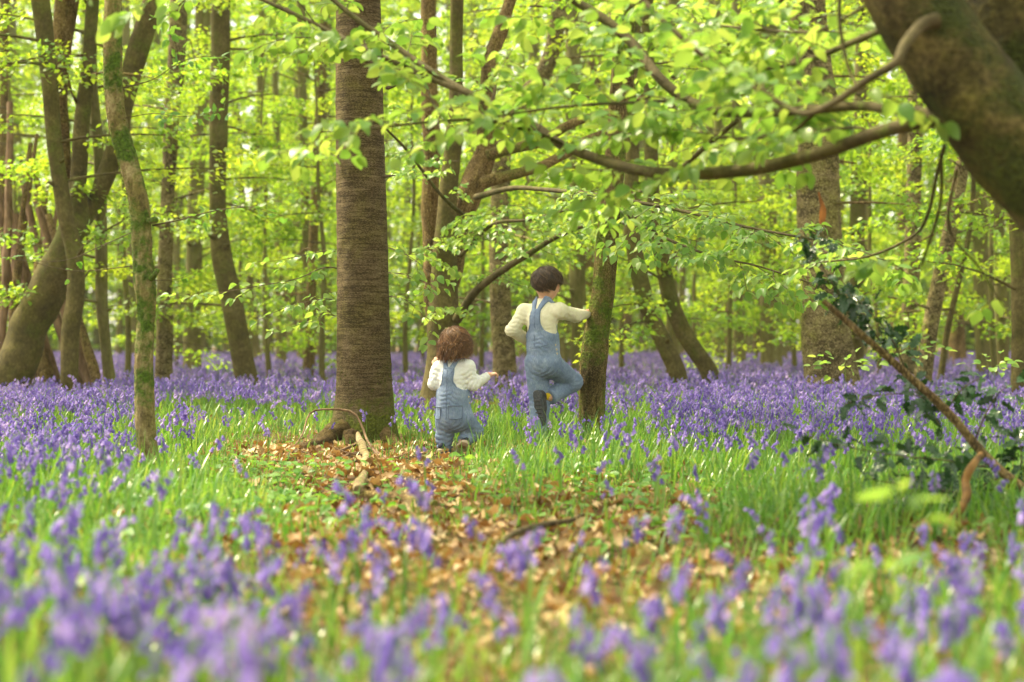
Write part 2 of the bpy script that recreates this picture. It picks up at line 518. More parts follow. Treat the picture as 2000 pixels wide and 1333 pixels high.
# ------------------------------------------------------------------ leaf prototypes (length along +x, width along y, normal z)
def leaf_grid(wfun, ts, fold=0.12, droop=0.10, L=1.0):
    v, f = [], []
    for t in ts:
        w = wfun(t)
        z = -droop * t * t
        v += [(t * L, -w, z + fold * w * 2), (t * L, 0, z), (t * L, w, z + fold * w * 2)]
    for i in range(len(ts) - 1):
        a = i * 3
        f += [(a, a + 3, a + 4, a + 1), (a + 1, a + 4, a + 5, a + 2)]
    return np.array(v, float), np.array(f)
beechw = lambda t: 0.36 * math.sin(math.pi * min(1, t ** 0.85)) ** 0.75 * (1.0 if t < 0.98 else 0.0) + 0.004
LEAF = [leaf_grid(beechw, [0, .1, .28, .5, .72, .9, 1], f_, d_) for f_, d_ in ((.14, .10), (.34, .24), (.08, .42))]
# far leaf: 2-quad rhomb
FARLEAF = (np.array([(0, 0, 0), (.35, -.3, .05), (.45, 0, -.02), (.35, .3, .05), (.8, -.2, 0), (1, 0, -.12), (.8, .2, 0)], float),
           np.array([(0, 1, 2, 3), (1, 4, 5, 2), (2, 5, 6, 3)]))
QUADLEAF = (np.array([(0, 0, 0), (.45, -.34, .04), (1, 0, -.08), (.5, .34, .04)], float), np.array([(0, 1, 2, 3)]))
def fan(outline, zf):
    o = np.array(outline, float)
    c = o.mean(0)
    v = [(c[0], c[1], zf(*c))] + [(x, y, zf(x, y)) for x, y in o]
    n = len(o)
    return np.array(v), np.array([(0, 1 + i, 1 + (i + 1) % n) for i in range(n)])
def lobed(n, depth, seed):
    r = np.random.default_rng(seed)
    pts = []
    half = []
    for i in range(n + 1):
        t = i / n
        w = .34 * math.sin(math.pi * t ** .8) ** .8
        w *= (1 - depth) if i % 2 else 1.0
        half.append((t, max(w, .006) * r.uniform(.85, 1.1)))
    return [(t, -w) for t, w in half] + [(t, w) for t, w in reversed(half[1:-1])]
DEAD = []
for k_ in range(6):
    r_ = np.random.default_rng(40 + k_)
    a_, b_, c_, d_ = r_.uniform(-1.3, 1.3), r_.uniform(-.4, 2.6), r_.uniform(-.9, .9), r_.uniform(.1, .4)
    DEAD.append(fan(lobed(8 if k_ % 2 else 6, [.12, .38][k_ % 2], 60 + k_),
                    lambda x, y: a_ * (x - .5) ** 2 + b_ * y * y * 2 + c_ * (x - .5) * y + d_ * .3 * math.sin(9 * x + 7 * y)))
THORN = [fan(lobed(8, .42, 90 + k_), lambda x, y: .35 * y * y - .2 * x * x) for k_ in range(3)]
HOLLY = [fan(lobed(10, .45, 95 + k_), lambda x, y: .7 * y * y - .3 * x * x + .06 * math.sin(18 * x)) for k_ in range(3)]

def leaf_object(name, mesh, parent, pos, R, s):
    o = bpy.data.objects.new(name, mesh)
    o.parent = parent
    m = Matrix(((R[0][0] * s, R[0][1] * s, R[0][2] * s, pos[0]), (R[1][0] * s, R[1][1] * s, R[1][2] * s, pos[1]),
                (R[2][0] * s, R[2][1] * s, R[2][2] * s, pos[2]), (0, 0, 0, 1)))
    o.matrix_basis = Matrix.Translation(-parent.location) @ m
    col.objects.link(o)
    return o
def leaf_meshes(protos, mat, name, nr=4):
    out = []
    for pr in protos:
        for k in range(nr):
            out.append(MB().add(pr[0], pr[1], 0, (k + .5) / nr).mesh(name, mat))
    return out

class Leaves:
    """leaves of one tree, kept as records until they are built as parts + one stuff part"""
    def __init__(s): s.p, s.d, s.n, s.s = [], [], [], []
    def add(s, p, d, n, size):
        s.p.append(p); s.d.append(d); s.n.append(n); s.s.append(size)
    def build(s, root, protos, meshes, mat, n_parts=300, name='leaf', rest='leaves'):
        p, d, n, sz = np.array(s.p), np.array(s.d), np.array(s.n), np.array(s.s)
        R = frames(d, n)
        px = 1000 + p[:, 0] / p[:, 1] * F
        py = 666 - (p[:, 2] - CAMZ) / p[:, 1] * F
        inv = (px > -40) & (px < 2040) & (py > -40) & (py < 1373)
        key = np.where(inv, sz / p[:, 1], 0)
        order = np.argsort(-key)
        for i in order[:n_parts]:
            leaf_object(name, meshes[rng.integers(len(meshes))], root, p[i], R[i], sz[i])
        o = order[n_parts:]
        if len(o):
            mb = MB()
            which = rng.integers(len(protos), size=len(o))
            for k, pr in enumerate(protos):
                q = o[which == k]
                if len(q):
                    scatter(mb, pr, p[q], R[q], sz[q])
            tag(mb.build(rest, mat, root), kind='stuff')

def jitter_normal(sd):
    return unit(A(rng.normal(0, sd), rng.normal(0, sd), 1.0))

def spray(lv, tw, start, direc, length, size, sub=True, flat=0.45, droop=0.18, r0=0.004):
    """flat leafy spray: zigzag twig with alternate leaves and side twigs. lv: Leaves, tw: MB for the twigs"""
    d = unit(direc)
    side = np.cross(d, A(0, 0, 1)); side = unit(side)
    n = max(4, int(length / 0.05))
    pts = [np.array(start, float)]
    dd = d.copy()
    for i in range(n):
        dd = unit(dd + A(0, 0, -droop * 0.12) + rng.normal(0, .07, 3))
        pts.append(pts[-1] + dd * length / n)
    pts = np.array(pts)
    add_tube(tw, pts, np.linspace(r0, 0.0012, len(pts)), 4, cap=False)
    sgn = 1 if rng.random() < .5 else -1
    for i in range(1, len(pts)):
        t = i / n
        sgn = -sgn
        fwd = unit(pts[i] - pts[i - 1])
        if sub and t < .85 and i % 2 == 0 and length > .22:
            sdv = unit(fwd * .7 + side * sgn * .9 + A(0, 0, rng.normal(0, .18)))
            spray(lv, tw, pts[i], sdv, length * (.55 - .35 * t) * rng.uniform(.8, 1.2), size, False, flat, droop * 1.4, r0 * .6)
        if t > .12:
            ld = unit(fwd * .6 + side * sgn * .9 + A(0, 0, -.30 + rng.normal(0, .25)))
            lv.add(pts[i] + ld * size * .12, ld, jitter_normal(flat), size * rng.uniform(.65, 1.15))
    lv.add(pts[-1], unit(dd + A(0, 0, -.2)), jitter_normal(flat), size)

# ------------------------------------------------------------------ ground
gx = np.concatenate([np.linspace(-160, -9, 30), np.linspace(-8, 8, 130), np.linspace(9, 160, 30)])
gy = np.concatenate([np.linspace(-12, 1, 10), np.linspace(1.2, 18, 130), np.linspace(18.6, 220, 60)])
GX, GY = np.meshgrid(gx, gy, indexing='ij')
gv = np.stack([GX, GY, ground_z(GX, GY) - 0.004], -1).reshape(-1, 3)
ny = len(gy)
ii, jj = np.meshgrid(np.arange(len(gx) - 1), np.arange(ny - 1), indexing='ij')
a0 = (ii * ny + jj).ravel()
gf = np.stack([a0, a0 + ny, a0 + ny + 1, a0 + 1], -1)
ground = MB().add(gv, gf).build('ground', M['soil'])
tag(ground, 'brown woodland floor of soil under fallen leaves', None, None, 'structure')

# ---- density fields in photo space of the ground point
def blob(px, py, cx, cy, rx, ry):
    return np.exp(-(((px - cx) / rx) ** 2 + ((py - cy) / ry) ** 2))
def wob(x, y):
    return (np.sin(x * 2.1 + 1.7 * np.sin(y * 1.3)) * np.cos(y * 1.9 + .8 * np.sin(x * 2.7)) + .5 * np.sin(x * 5.3 + y * 4.1) * np.cos(x * 3.7 - y * 6.2)) / 1.5
def litter_open(x, y):
    """1 where the leaf litter lies open, 0 where it is overgrown"""
    px, py = PX(x, y, 0)
    o = (blob(px, py, 650, 910, 210, 60) + blob(px, py, 790, 965, 120, 40) + .95 * blob(px, py, 780, 1110, 310, 95) + .75 * blob(px, py, 1180, 1010, 220, 55)
         + .28 * blob(px, py, 1050, 1210, 600, 90) + .8 * blob(px, py, 1850, 1100, 120, 45) + .6 * blob(px, py, 1420, 1150, 240, 70)
         + .9 * blob(px, py, 720, 760, 190, 14) + .8 * blob(px, py, 1320, 752, 150, 12) + .5 * blob(px, py, 950, 775, 120, 30) + .5 * blob(px, py, 300, 1280, 200, 60))
    return np.clip(o + .36 * wob(x * 1.6, y * 1.6) * np.clip(o * 2, .4, 1), 0, 1)

def pts_in_view(n_per_m2, y0, y1, margin=0.6):
    sl = .303 if y1 < 6 else .36                     # wider than the frame, so that a step aside still finds the wood grown over
    margin = margin if y1 < 6 else margin + .7
    a = sl * (y1 ** 2 - y0 ** 2) + margin * 2 * (y1 - y0)
    n = int(n_per_m2 * a * 1.15)
    y = np.sqrt(rng.uniform(y0 ** 2, y1 ** 2, n))
    x = rng.uniform(-1, 1, n) * (sl * y + margin)
    return x, y

# dead leaves
mbL = MB()
dm = leaf_meshes(DEAD, M['dead_leaf'], 'dead_leaf', 3)
allp = []
for (y0, y1, dens) in ((2.2, 7, 330), (7, 12.5, 300), (12.5, 26, 60)):
    x, y = pts_in_view(dens, y0, y1)
    keep = rng.random(len(x)) < (.22 + .9 * litter_open(x, y))
    x, y = x[keep], y[keep]
    z = ground_z(x, y) + rng.uniform(.0, .028, len(x))
    allp.append(np.stack([x, y, z], -1))
lp = np.concatenate(allp)
N = len(lp)
az = rng.uniform(0, 6.283, N)
ld = np.stack([np.cos(az), np.sin(az), rng.normal(.05, .28, N)], -1)
ln = np.stack([rng.normal(0, .38, N), rng.normal(0, .38, N), np.ones(N)], -1)
LR = frames(ld, ln)
lsz = .03 + .07 * rng.random(N) ** 1.4
ppx, ppy = PX(lp[:, 0], lp[:, 1], lp[:, 2])
opn = litter_open(lp[:, 0], lp[:, 1])
key = np.where((ppx > 20) & (ppx < 1980) & (ppy < 1325), lsz / lp[:, 1] * (.3 + opn), 0)
order = np.argsort(-key)
for i in order[:300]:
    leaf_object('dead_leaf', dm[rng.integers(len(dm))], ground, lp[i], LR[i], lsz[i])
rest = order[300:]
wh = rng.integers(len(DEAD), size=len(rest))
for k_, pr in enumerate(DEAD):
    q = rest[wh == k_]
    scatter(mbL, pr, lp[q], LR[q], lsz[q])
n = 900
x, y = pts_in_view(9, 3, 13)
k_ = rng.random(len(x)) < .25 + litter_open(x, y)
for xx, yy in zip(x[k_], y[k_]):
    a, L = rng.uniform(0, 6.283), rng.uniform(.05, .28)
    z0 = float(ground_z(xx, yy)) + .022
    d = A(math.cos(a), math.sin(a), rng.normal(.03, .06)) * L
    b0 = A(xx, yy, z0)
    add_tube(mbL, np.array([b0, b0 + d * .5 + rng.normal(0, .012, 3) * A(1, 1, .4), b0 + d]), np.array([.0035, .003, .0018]) * rng.uniform(.6, 1.5), 4, mat=1, cap=False)
tag(mbL.build('leaf_litter', [M['dead_leaf'], M['twig']], ground), 'brown and tan fallen leaves lying over the clearing', None, None, 'stuff')

# ------------------------------------------------------------------ grass and bluebell leaves (stuff)
def blades(mb, x, y, L, w, lean, curve, segs, mat=0):
    n = len(x)
    az = rng.uniform(0, 6.283, n)
    hd = np.stack([np.cos(az), np.sin(az)], -1)
    sdv = np.stack([-np.sin(az), np.cos(az), np.zeros(n)], -1)
    t = np.linspace(0, 1, segs + 1)
    ang = lean[:, None] + curve[:, None] * t[None, :] ** 1.4
    step = L[:, None] / segs
    hz = np.concatenate([np.zeros((n, 1)), np.cumsum(np.sin(ang[:, :-1]) * step, 1)], 1)
    vt = np.concatenate([np.zeros((n, 1)), np.cumsum(np.cos(ang[:, :-1]) * step, 1)], 1)
    c = np.stack([x[:, None] + hd[:, :1] * hz, y[:, None] + hd[:, 1:] * hz, ground_z(x, y)[:, None] - .01 + np.maximum(vt, .012)], -1)
    ww = (w[:, None] * np.array([(.65 + .7 * tt) * (1 - tt ** 2.2) + .04 for tt in t])[None, :])[..., None]
    V = np.stack([c - sdv[:, None] * ww * .5, c + sdv[:, None] * ww * .5], 2)      # n, segs+1, 2, 3
    b = (np.arange(n) * (segs + 1) * 2)[:, None]
    k = (np.arange(segs) * 2)[None]
    Q = np.stack([b + k, b + k + 1, b + k + 3, b + k + 2], -1).reshape(-1, 4)
    mb.add(V.reshape(-1, 3), Q, mat, np.repeat(rng.random(n), (segs + 1) * 2))

def flower_density(x, y):
    """bluebells per square metre"""
    px, py = PX(x, y, .30)
    gpx, gpy = PX(x, y, 0)
    far = 32 * np.clip((y - 13) / 3, 0, 1)
    left = 46 * np.clip((430 - px) / 200, 0, 1) * np.clip((y - 5.0) / 1.5, 0, 1)
    right = 44 * np.clip((px - 1210) / 120, 0, 1) * np.clip((y - 8.0) / 1.8, 0, 1)
    mid = (16 * blob(px, py, 1080, 800, 140, 40) + 16 * blob(px, py, 800, 770, 60, 40) + 10 * blob(px, py, 480, 760, 180, 50)
           + 9 * blob(px, py, 1330, 900, 160, 60) + 13 * blob(px, py, 1540, 900, 260, 55) + 5 * blob(px, py, 640, 880, 60, 30))
    near = np.where(y < 5.4, 13 + 20 * blob(px, py, 1120, 1260, 420, 80) + 46 * blob(px, py, 330, 1130, 260, 90) + 34 * blob(px, py, 800, 1100, 240, 80) + 42 * blob(px, py, 1850, 1180, 300, 170)
                    + 30 * blob(px, py, 80, 1150, 200, 200) + 26 * blob(px, py, 1560, 1130, 200, 80) + 20 * blob(px, py, 800, 1280, 900, 60)
                    + 14 * blob(px, py, 1200, 1180, 200, 80), 2.0)
    near *= np.clip((5.4 - y) / .6, .15, 1)
    d = np.where(y < 5.4, near, np.maximum.reduce([far, left, right, mid + 1.6]))
    lo = litter_open(x, y)
    d = np.where(y > 6, d * (1 - .8 * lo), d)
    d = d * (1 - .85 * blob(gpx, gpy, 290, 965, 55, 60))
    return d * np.clip(.95 + .6 * wob(x * 1.1, y * 1.1), .15, 1.6)

mbG = MB()
for (y0, y1, dens, segs) in ((2.0, 6, 330, 6), (6, 9.5, 620, 5), (9.5, 14.5, 520, 4), (14.5, 24, 130, 3), (24, 48, 26, 2)):
    x, y = pts_in_view(dens, y0, y1)
    lo = litter_open(x, y)
    keep = rng.random(len(x)) < np.clip(1.05 - 1.12 * lo + .25 * wob(x * 2.3, y * 2.3), .05, 1)
    # nothing grows inside the big trunk
    keep &= ((x + 1.06) ** 2 + (y - 12.3) ** 2) > .3 ** 2
    gpx_, gpy_ = PX(x, y, 0)
    keep &= rng.random(len(x)) > .93 * blob(gpx_, gpy_, 885, 905, 48, 26)      # trodden spot where the toddler steps
    x, y = x[keep], y[keep]
    n = len(x)
    big = rng.random(n)
    L = rng.uniform(.10, .26, n) + .07 * (big > .8)
    if y0 > 14: L = rng.uniform(.14, .28, n)
    px_, _ = PX(x, y, 0)
    clear = np.clip(litter_open(x, y) * 1.4, 0, .55)
    L = L * (1 - clear)
    blades(mbG, x, y, L, rng.uniform(.006, .013, n) * (1 + .6 * (y0 > 14)), rng.uniform(.02, .55, n), rng.uniform(.1, 1.9, n) * rng.random(n) ** .6, segs)
grass = tag(mbG.build('grass', M['grass']), 'long arching green leaves and grass under the bluebells', 'grass', None, 'stuff')

# low broad-leaved ground cover
mbC = MB()
x, y = pts_in_view(260, 5.5, 12)
px, py = PX(x, y, 0)
dn = np.clip(1.2 * blob(px, py, 500, 970, 170, 45) + .8 * blob(px, py, 200, 1080, 250, 90) + .6 * blob(px, py, 1500, 1000, 350, 80) + .35 * blob(px, py, 1050, 960, 200, 40) + .5 * blob(px, py, 640, 1010, 160, 30), 0, 1)
keep = rng.random(len(x)) < dn
x, y = x[keep], y[keep]
n = len(x)
pos = np.stack([x, y, ground_z(x, y) + rng.uniform(.02, .09, n)], -1)
azz = rng.uniform(0, 6.283, n)
Rr = frames(np.stack([np.cos(azz), np.sin(azz), rng.normal(-.1, .2, n)], -1), np.stack([rng.normal(0, .3, n), rng.normal(-.15, .3, n), np.ones(n)], -1))
scatter(mbC, LEAF[0], pos, Rr, rng.uniform(.03, .065, n))
tag(mbC.build('ground_cover', M['ground_leaf']), 'low small-leaved green plants creeping over the leaf litter', 'ground plants', None, 'stuff')

# ------------------------------------------------------------------ bluebells
def bell_proto(seg, rings):
    """hanging bell: tube along -z, flared and recurved rim"""
    prof = {4: [(0.0, .16), (-.30, .30), (-.75, .30), (-1.0, .50)], 3: [(0, .18), (-.55, .33), (-1.0, .48)], 2: [(0, .2), (-1, .46)]}[rings]
    v, f = [], []
    for z, r in prof:
        for k in range(seg):
            a = 2 * math.pi * k / seg
            rr = r * (1.0 if z > -.99 else (1.15 if k % 2 == 0 else .72))
            v.append((rr * math.cos(a), rr * math.sin(a), z + (.10 if (z < -.99 and k % 2 == 0) else 0)))
    for i in range(len(prof) - 1):
        for k in range(seg):
            f.append((i * seg + k, i * seg + (k + 1) % seg, (i + 1) * seg + (k + 1) % seg, (i + 1) * seg + k))
    return np.array(v), np.array(f)
BELL6 = bell_proto(6, 4)
BELL5 = bell_proto(4, 3)
BELL3 = bell_proto(3, 2)

def bluebell_layout(seed, height, nb):
    """stem curve and the places of the bells, nodding to one side"""
    r = np.random.default_rng(seed)
    s = []
    lean = r.uniform(-.06, .10)
    nod = r.uniform(.35, .95)
    p = A(0, 0, 0); ang = lean
    n = 12
    pts = [p]
    for i in range(n):
        t = (i + 1) / n
        a = lean + (nod * 1.6 * max(0, (t - .68) / .32) ** 1.5)
        p = p + A(math.sin(a), 0, math.cos(a)) * height / n
        pts.append(p)
    pts = np.array(pts)
    bells = []
    for i in range(nb):
        t = .70 + .30 * (i + .3) / nb
        k = t * n
        i0 = min(int(k), n - 1)
        q = pts[i0] * (1 - (k - i0)) + pts[i0 + 1] * (k - i0)
        azm = r.normal(0, 1.0)
        hd = A(math.cos(azm), math.sin(azm), 0)
        tilt = r.uniform(.2, .75)
        ax = unit(hd * math.sin(tilt) + A(0, 0, -math.cos(tilt)))
        size = .0215 * (1.12 - .30 * (i / nb)) * r.uniform(.9, 1.1)
        bells.append((q + hd * .011 + A(0, 0, .001), ax, size))
    return pts, bells

def bell_frames(ax):
    ax = unit(ax)
    z = -ax
    ref = np.where(np.abs(z[..., :1]) < .9, np.array([1., 0, 0]), np.array([0, 1., 0]))
    x = unit(ref - z * np.sum(ref * z, -1, keepdims=True))
    y = np.cross(z, x)
    return np.stack([x, y, z], -1)

NPROTO = 8
LAY = [bluebell_layout(200 + k, .30, [7, 9, 6, 8, 10, 7, 5, 9][k]) for k in range(NPROTO)]
def lod_plant(lay, level):
    """(verts, tri/quad faces split by material) of a whole stem + bells"""
    pts, bells = lay
    if level == 0:
        idx, seg, bp = list(range(0, 13, 2)), 4, BELL6
    elif level == 1:
        idx, seg, bp = [0, 5, 8, 10, 12], 3, BELL5
    else:
        idx, seg, bp = [0, 8, 12], 3, BELL3
    V, Q = tube(pts[idx], np.linspace(.0026, .0012, len(idx)) * (1 if level < 2 else 1.6), seg)
    ax = np.array([b[1] for b in bells]); R = bell_frames(ax)
    sz = np.array([b[2] for b in bells]); ps = np.array([b[0] for b in bells])
    if level == 2:
        sel = np.arange(0, len(bells), 2)
        R, sz, ps = R[sel], sz[sel] * 1.5, ps[sel]
    bv = np.einsum('nij,npj->npi', R, bp[0][None] * (sz[:, None, None] * A(1, 1, 1)[None, None])) + ps[:, None]
    bf = bp[1][None] + (np.arange(len(ps)) * len(bp[0]))[:, None, None]
    return (V, Q), (bv.reshape(-1, 3), bf.reshape(-1, 4))

# positions
fp = []
for (y0, y1, dmax) in ((2.1, 5.4, 95), (5.4, 9, 100), (9, 16, 100), (16, 30, 70), (30, 75, 26)):
    x, y = pts_in_view(dmax, y0, y1, .5)
    d = flower_density(x, y)
    if y0 >= 30: d = d * .45
    k_ = rng.random(len(x)) < d / dmax
    x, y = x[k_], y[k_]
    k_ = ((x + 1.06) ** 2 + (y - 12.3) ** 2 > .36 ** 2) & ((x + .40) ** 2 + (y - 10.85) ** 2 > .16 ** 2) & ((x - .2) ** 2 + (y - 11.65) ** 2 > .14 ** 2)
    fp.append(np.stack([x[k_], y[k_]], -1))
fp = np.concatenate(fp)
NF = len(fp)
frot = rng.uniform(0, 6.283, NF)
fsc = np.clip(rng.normal(.95, .18, NF), .5, 1.35)
fpx, fpy = PX(fp[:, 0], fp[:, 1], .28)
show = np.where((fpx > -20) & (fpx < 2020) & (fpy < 1345) & (fpy > 0), fsc / fp[:, 1], 0)
forder = np.argsort(-show)
near_ids, rest_ids = forder[:300], forder[300:]

# prototypes of the nearest ones: shared meshes
stem_me, bell_me, bleaf_me = [], [], []
for k_ in range(NPROTO):
    mb = MB(); add_tube(mb, LAY[k_][0], np.linspace(.0028, .0013, 13), 5, cap=False, rnd=(k_ + .5) / NPROTO)
    stem_me.append(mb.mesh('stem', M['stalk']))
for k_ in range(5):
    bell_me.append(MB().add(BELL6[0], BELL6[1], 0, (k_ + .5) / 5).mesh('bell', M['bell']))
for k_ in range(4):
    mb = MB()
    r_ = np.random.default_rng(k_)
    t = np.linspace(0, 1, 7)
    ang = .15 + r_.uniform(.5, 1.6) * t ** 1.3
    hz = np.concatenate([[0], np.cumsum(np.sin(ang[:-1]) / 6)]) * .24
    vt = np.concatenate([[0], np.cumsum(np.cos(ang[:-1]) / 6)]) * .24
    w = .006 * ((.6 + .8 * t) * (1 - t ** 2.4) + .05)
    v = np.stack([np.stack([hz, -w, vt], -1), np.stack([hz, w * 0, vt - .002], -1), np.stack([hz, w, vt], -1)], 1).reshape(-1, 3)
    f = []
    for i in range(6):
        a = i * 3
        f += [(a, a + 3, a + 4, a + 1), (a + 1, a + 4, a + 5, a + 2)]
    bleaf_me.append(mb.add(v, np.array(f), 0, (k_ + .5) / 4).mesh('leaf', M['grass']))
BR = [bell_frames(np.array([b[1] for b in l[1]])) for l in LAY]
ORD = ['first', 'second', 'third', 'fourth', 'fifth', 'sixth', 'seventh', 'eighth', 'ninth', 'tenth', 'eleventh', 'twelfth', 'thirteenth', 'fourteenth', 'fifteenth', 'sixteenth', 'seventeenth', 'eighteenth', 'nineteenth', 'twentieth']
by_depth = near_ids[np.argsort(fp[near_ids, 1])]
which = {}
for r_ in range(15):
    row = by_depth[r_ * 20:(r_ + 1) * 20]
    for c_, i in enumerate(row[np.argsort(fpx[row])]):
        which[int(i)] = (r_, c_)
for i in near_ids:
    k_ = int(rng.integers(NPROTO))
    x, y = fp[i]
    r_, c_ = which[int(i)]
    o = empty('bluebell', (x, y, float(ground_z(x, y))), '%s violet bluebell, %s from the left in the %s row from the front' % ('blurred' if r_ < 10 else 'soft', ORD[c_], ORD[r_]), 'bluebell', 'bluebells nearest the camera')
    o.rotation_euler = (0, 0, frot[i])
    s = fsc[i]
    o.scale = (s, s, s)
    def kid(name, me, loc=None, R=None, sc_=1.0):
        c = bpy.data.objects.new(name, me)
        c.parent = o
        if R is not None:
            mm = Matrix([[R[a][b] * sc_ for b in range(3)] + [loc[a]] for a in range(3)] + [[0, 0, 0, 1]])
            c.matrix_basis = mm
        col.objects.link(c)
        return c
    kid('stem', stem_me[k_])
    for j, b in enumerate(LAY[k_][1]):
        kid('bell', bell_me[rng.integers(5)], b[0], BR[k_][j], b[2])
    for q in range(2):
        c = kid('leaf', bleaf_me[rng.integers(4)])
        c.rotation_euler = (0, 0, rng.uniform(0, 6.283))

mbF = MB()
for lev, (y0, y1) in enumerate(((0, 9), (9, 19), (19, 999))):
    for k_ in range(NPROTO):
        (sv, sf), (bv, bf) = lod_plant(LAY[k_], lev)
        sel = rest_ids[(fp[rest_ids, 1] >= y0) & (fp[rest_ids, 1] < y1)]
        sel = sel[(sel % NPROTO) == k_]
        if not len(sel): continue
        c, s = np.cos(frot[sel]), np.sin(frot[sel])
        z0 = np.zeros_like(c)
        R = np.stack([np.stack([c, -s, z0], -1), np.stack([s, c, z0], -1), np.stack([z0, z0, z0 + 1], -1)], 1)
        pos = np.stack([fp[sel, 0], fp[sel, 1], ground_z(fp[sel, 0], fp[sel, 1])], -1)
        rr = rng.random(len(sel))
        scatter(mbF, (sv, sf), pos, R, fsc[sel], 1, rr)
        n_b = len(bv)
        sc3 = fsc[sel]
        v = np.einsum('nij,npj->npi', R, bv[None] * sc3[:, None, None]) + pos[:, None]
        f = bf[None] + (np.arange(len(sel)) * n_b)[:, None, None]
        nb = n_b // (len(BELL6[0]) if lev == 0 else len(BELL5[0]) if lev == 1 else len(BELL3[0]))
        rb = np.clip(np.repeat(rr, nb) * .7 + rng.random(len(sel) * nb) * .4, 0, 1)
        mbF.add(v.reshape(-1, 3), f.reshape(-1, 4), 0, np.repeat(rb, n_b // nb))
tag(mbF.build('bluebell_carpet', [M['bell'], M['stalk']]), 'carpet of violet bluebells spreading back through the wood', 'bluebells', None, 'stuff')
print('bluebells', NF, 'dead leaves', N)
# ------------------------------------------------------------------ trees
M['moss'] = leaf_mat('moss', [(0, (.035, .055, .006)), (.5, (.08, .115, .010)), (1, (.17, .20, .02))], [(0, (.1, .16, .01)), (1, (.25, .3, .03))], .3, .7, .2)
M['bark_spruce_root'] = bark_mat('bark_spruce_root', (.05, .03, .012), (.20, .125, .05), (.38, .27, .13), moss=(.10, .11, .012), ridge=(16, 16, 16), scale=(9, 9, 9), bump=1.0, dist=.03, moss_scale=6, moss_lo=.56, moss_hi=.66, plates=(30, 30, 30))
BM = leaf_meshes(LEAF, M['beech_leaf'], 'leaf', 5)
TM = leaf_meshes(THORN, M['thorn_leaf'], 'leaf', 3)
HM = leaf_meshes(HOLLY, M['holly_leaf'], 'leaf', 3)

def px_path(rows, Y):
    """rows (x, y, width[, Y]) in photo pixels -> centres (m) and radii (m)"""
    c, r = [], []
    for w in rows:
        yy = w[3] if len(w) > 3 else Y
        c.append(P(w[0], w[1], yy)); r.append(w[2] * .5 / F * yy)
    return np.array(c), np.array(r)

def limb(root, name, rows, Y, mat, seg=8, n=None, bump=.05, seed=0):
    c, r = px_path(rows, Y)
    n = n or max(6, 4 * len(rows))
    q = catmull(np.hstack([c, r[:, None]]), n)
    mb = MB()
    add_tube(mb, q[:, :3], np.maximum(q[:, 3], .001), seg, bump=bump, seed=seed)
    mb.build(name, mat, root)
    return q

def trunk_rows(rows, Y, top, flare=1.35):
    """bottom-to-top rows -> resampled centres+radii from just under the ground to height top"""
    c, r = px_path(rows, Y)
    d = c[0] - c[1]
    d = d / max(-d[2], .05) if d[2] < -.02 else A(0, 0, -1)
    if c[0][2] > .02:
        h = c[0][2]
        base = A(c[0][0] + np.clip(d[0], -.5, .5) * h, c[0][1] + np.clip(d[1], -.3, .3) * h, 0)
        c = np.vstack([base, c]); r = np.concatenate([[max(r[0], r[1] if len(r) > 1 else r[0]) * flare], r])
    else:
        r[0] *= 1.0
    c = np.vstack([c[0] - A(0, 0, .12), c]); r = np.concatenate([[r[0] * 1.15], r])
    if c[-1][2] < top:
        d = unit(c[-1] - c[-2]); d = unit(d * A(.6, .6, 1))
        hh = (top - c[-1][2]) / max(d[2], .3)
        c = np.vstack([c, c[-1] + d * hh * .5, c[-1] + d * hh]); r = np.concatenate([r, [r[-1] * .8, r[-1] * .5]])
    return c, r

def clusters(mb, cen, dirs, Ls, Ws, per, size, flat=.45):
    """flat leafy layers: all leaves of many clusters at once"""
    cen = np.repeat(cen, per, 0); dirs = np.repeat(dirs, per, 0)
    Ls = np.repeat(Ls, per); Ws = np.repeat(Ws, per)
    n = len(cen)
    if n == 0: return
    d = unit(dirs * A(1, 1, 0)); sd_ = np.stack([-d[:, 1], d[:, 0], np.zeros(n)], -1)
    u = rng.uniform(-.5, .5, n); v = rng.normal(0, .3, n) * (1 - .8 * np.abs(u))
    p = cen + d * (u * Ls)[:, None] + sd_ * (v * Ws)[:, None]
    p[:, 2] += rng.normal(0, .05, n) * (1 + size * 3) - .35 * (u * Ls) * (u > 0) * .5 - .25 * np.abs(v * Ws) + dirs[:, 2] * u * Ls
    ld = np.stack([d[:, 0] * .6 + rng.normal(0, .7, n), d[:, 1] * .6 + rng.normal(0, .7, n), rng.normal(-.35, .3, n)], -1)
    ln = np.stack([rng.normal(0, flat, n), rng.normal(0, flat, n), np.ones(n)], -1)
    scatter(mb, QUADLEAF, p, frames(ld, ln), size * rng.uniform(.7, 1.3, n), rnd=np.clip(np.repeat(rng.random(n // per if np.isscalar(per) else 1), per) * .6 + rng.random(n) * .4, 0, 1))

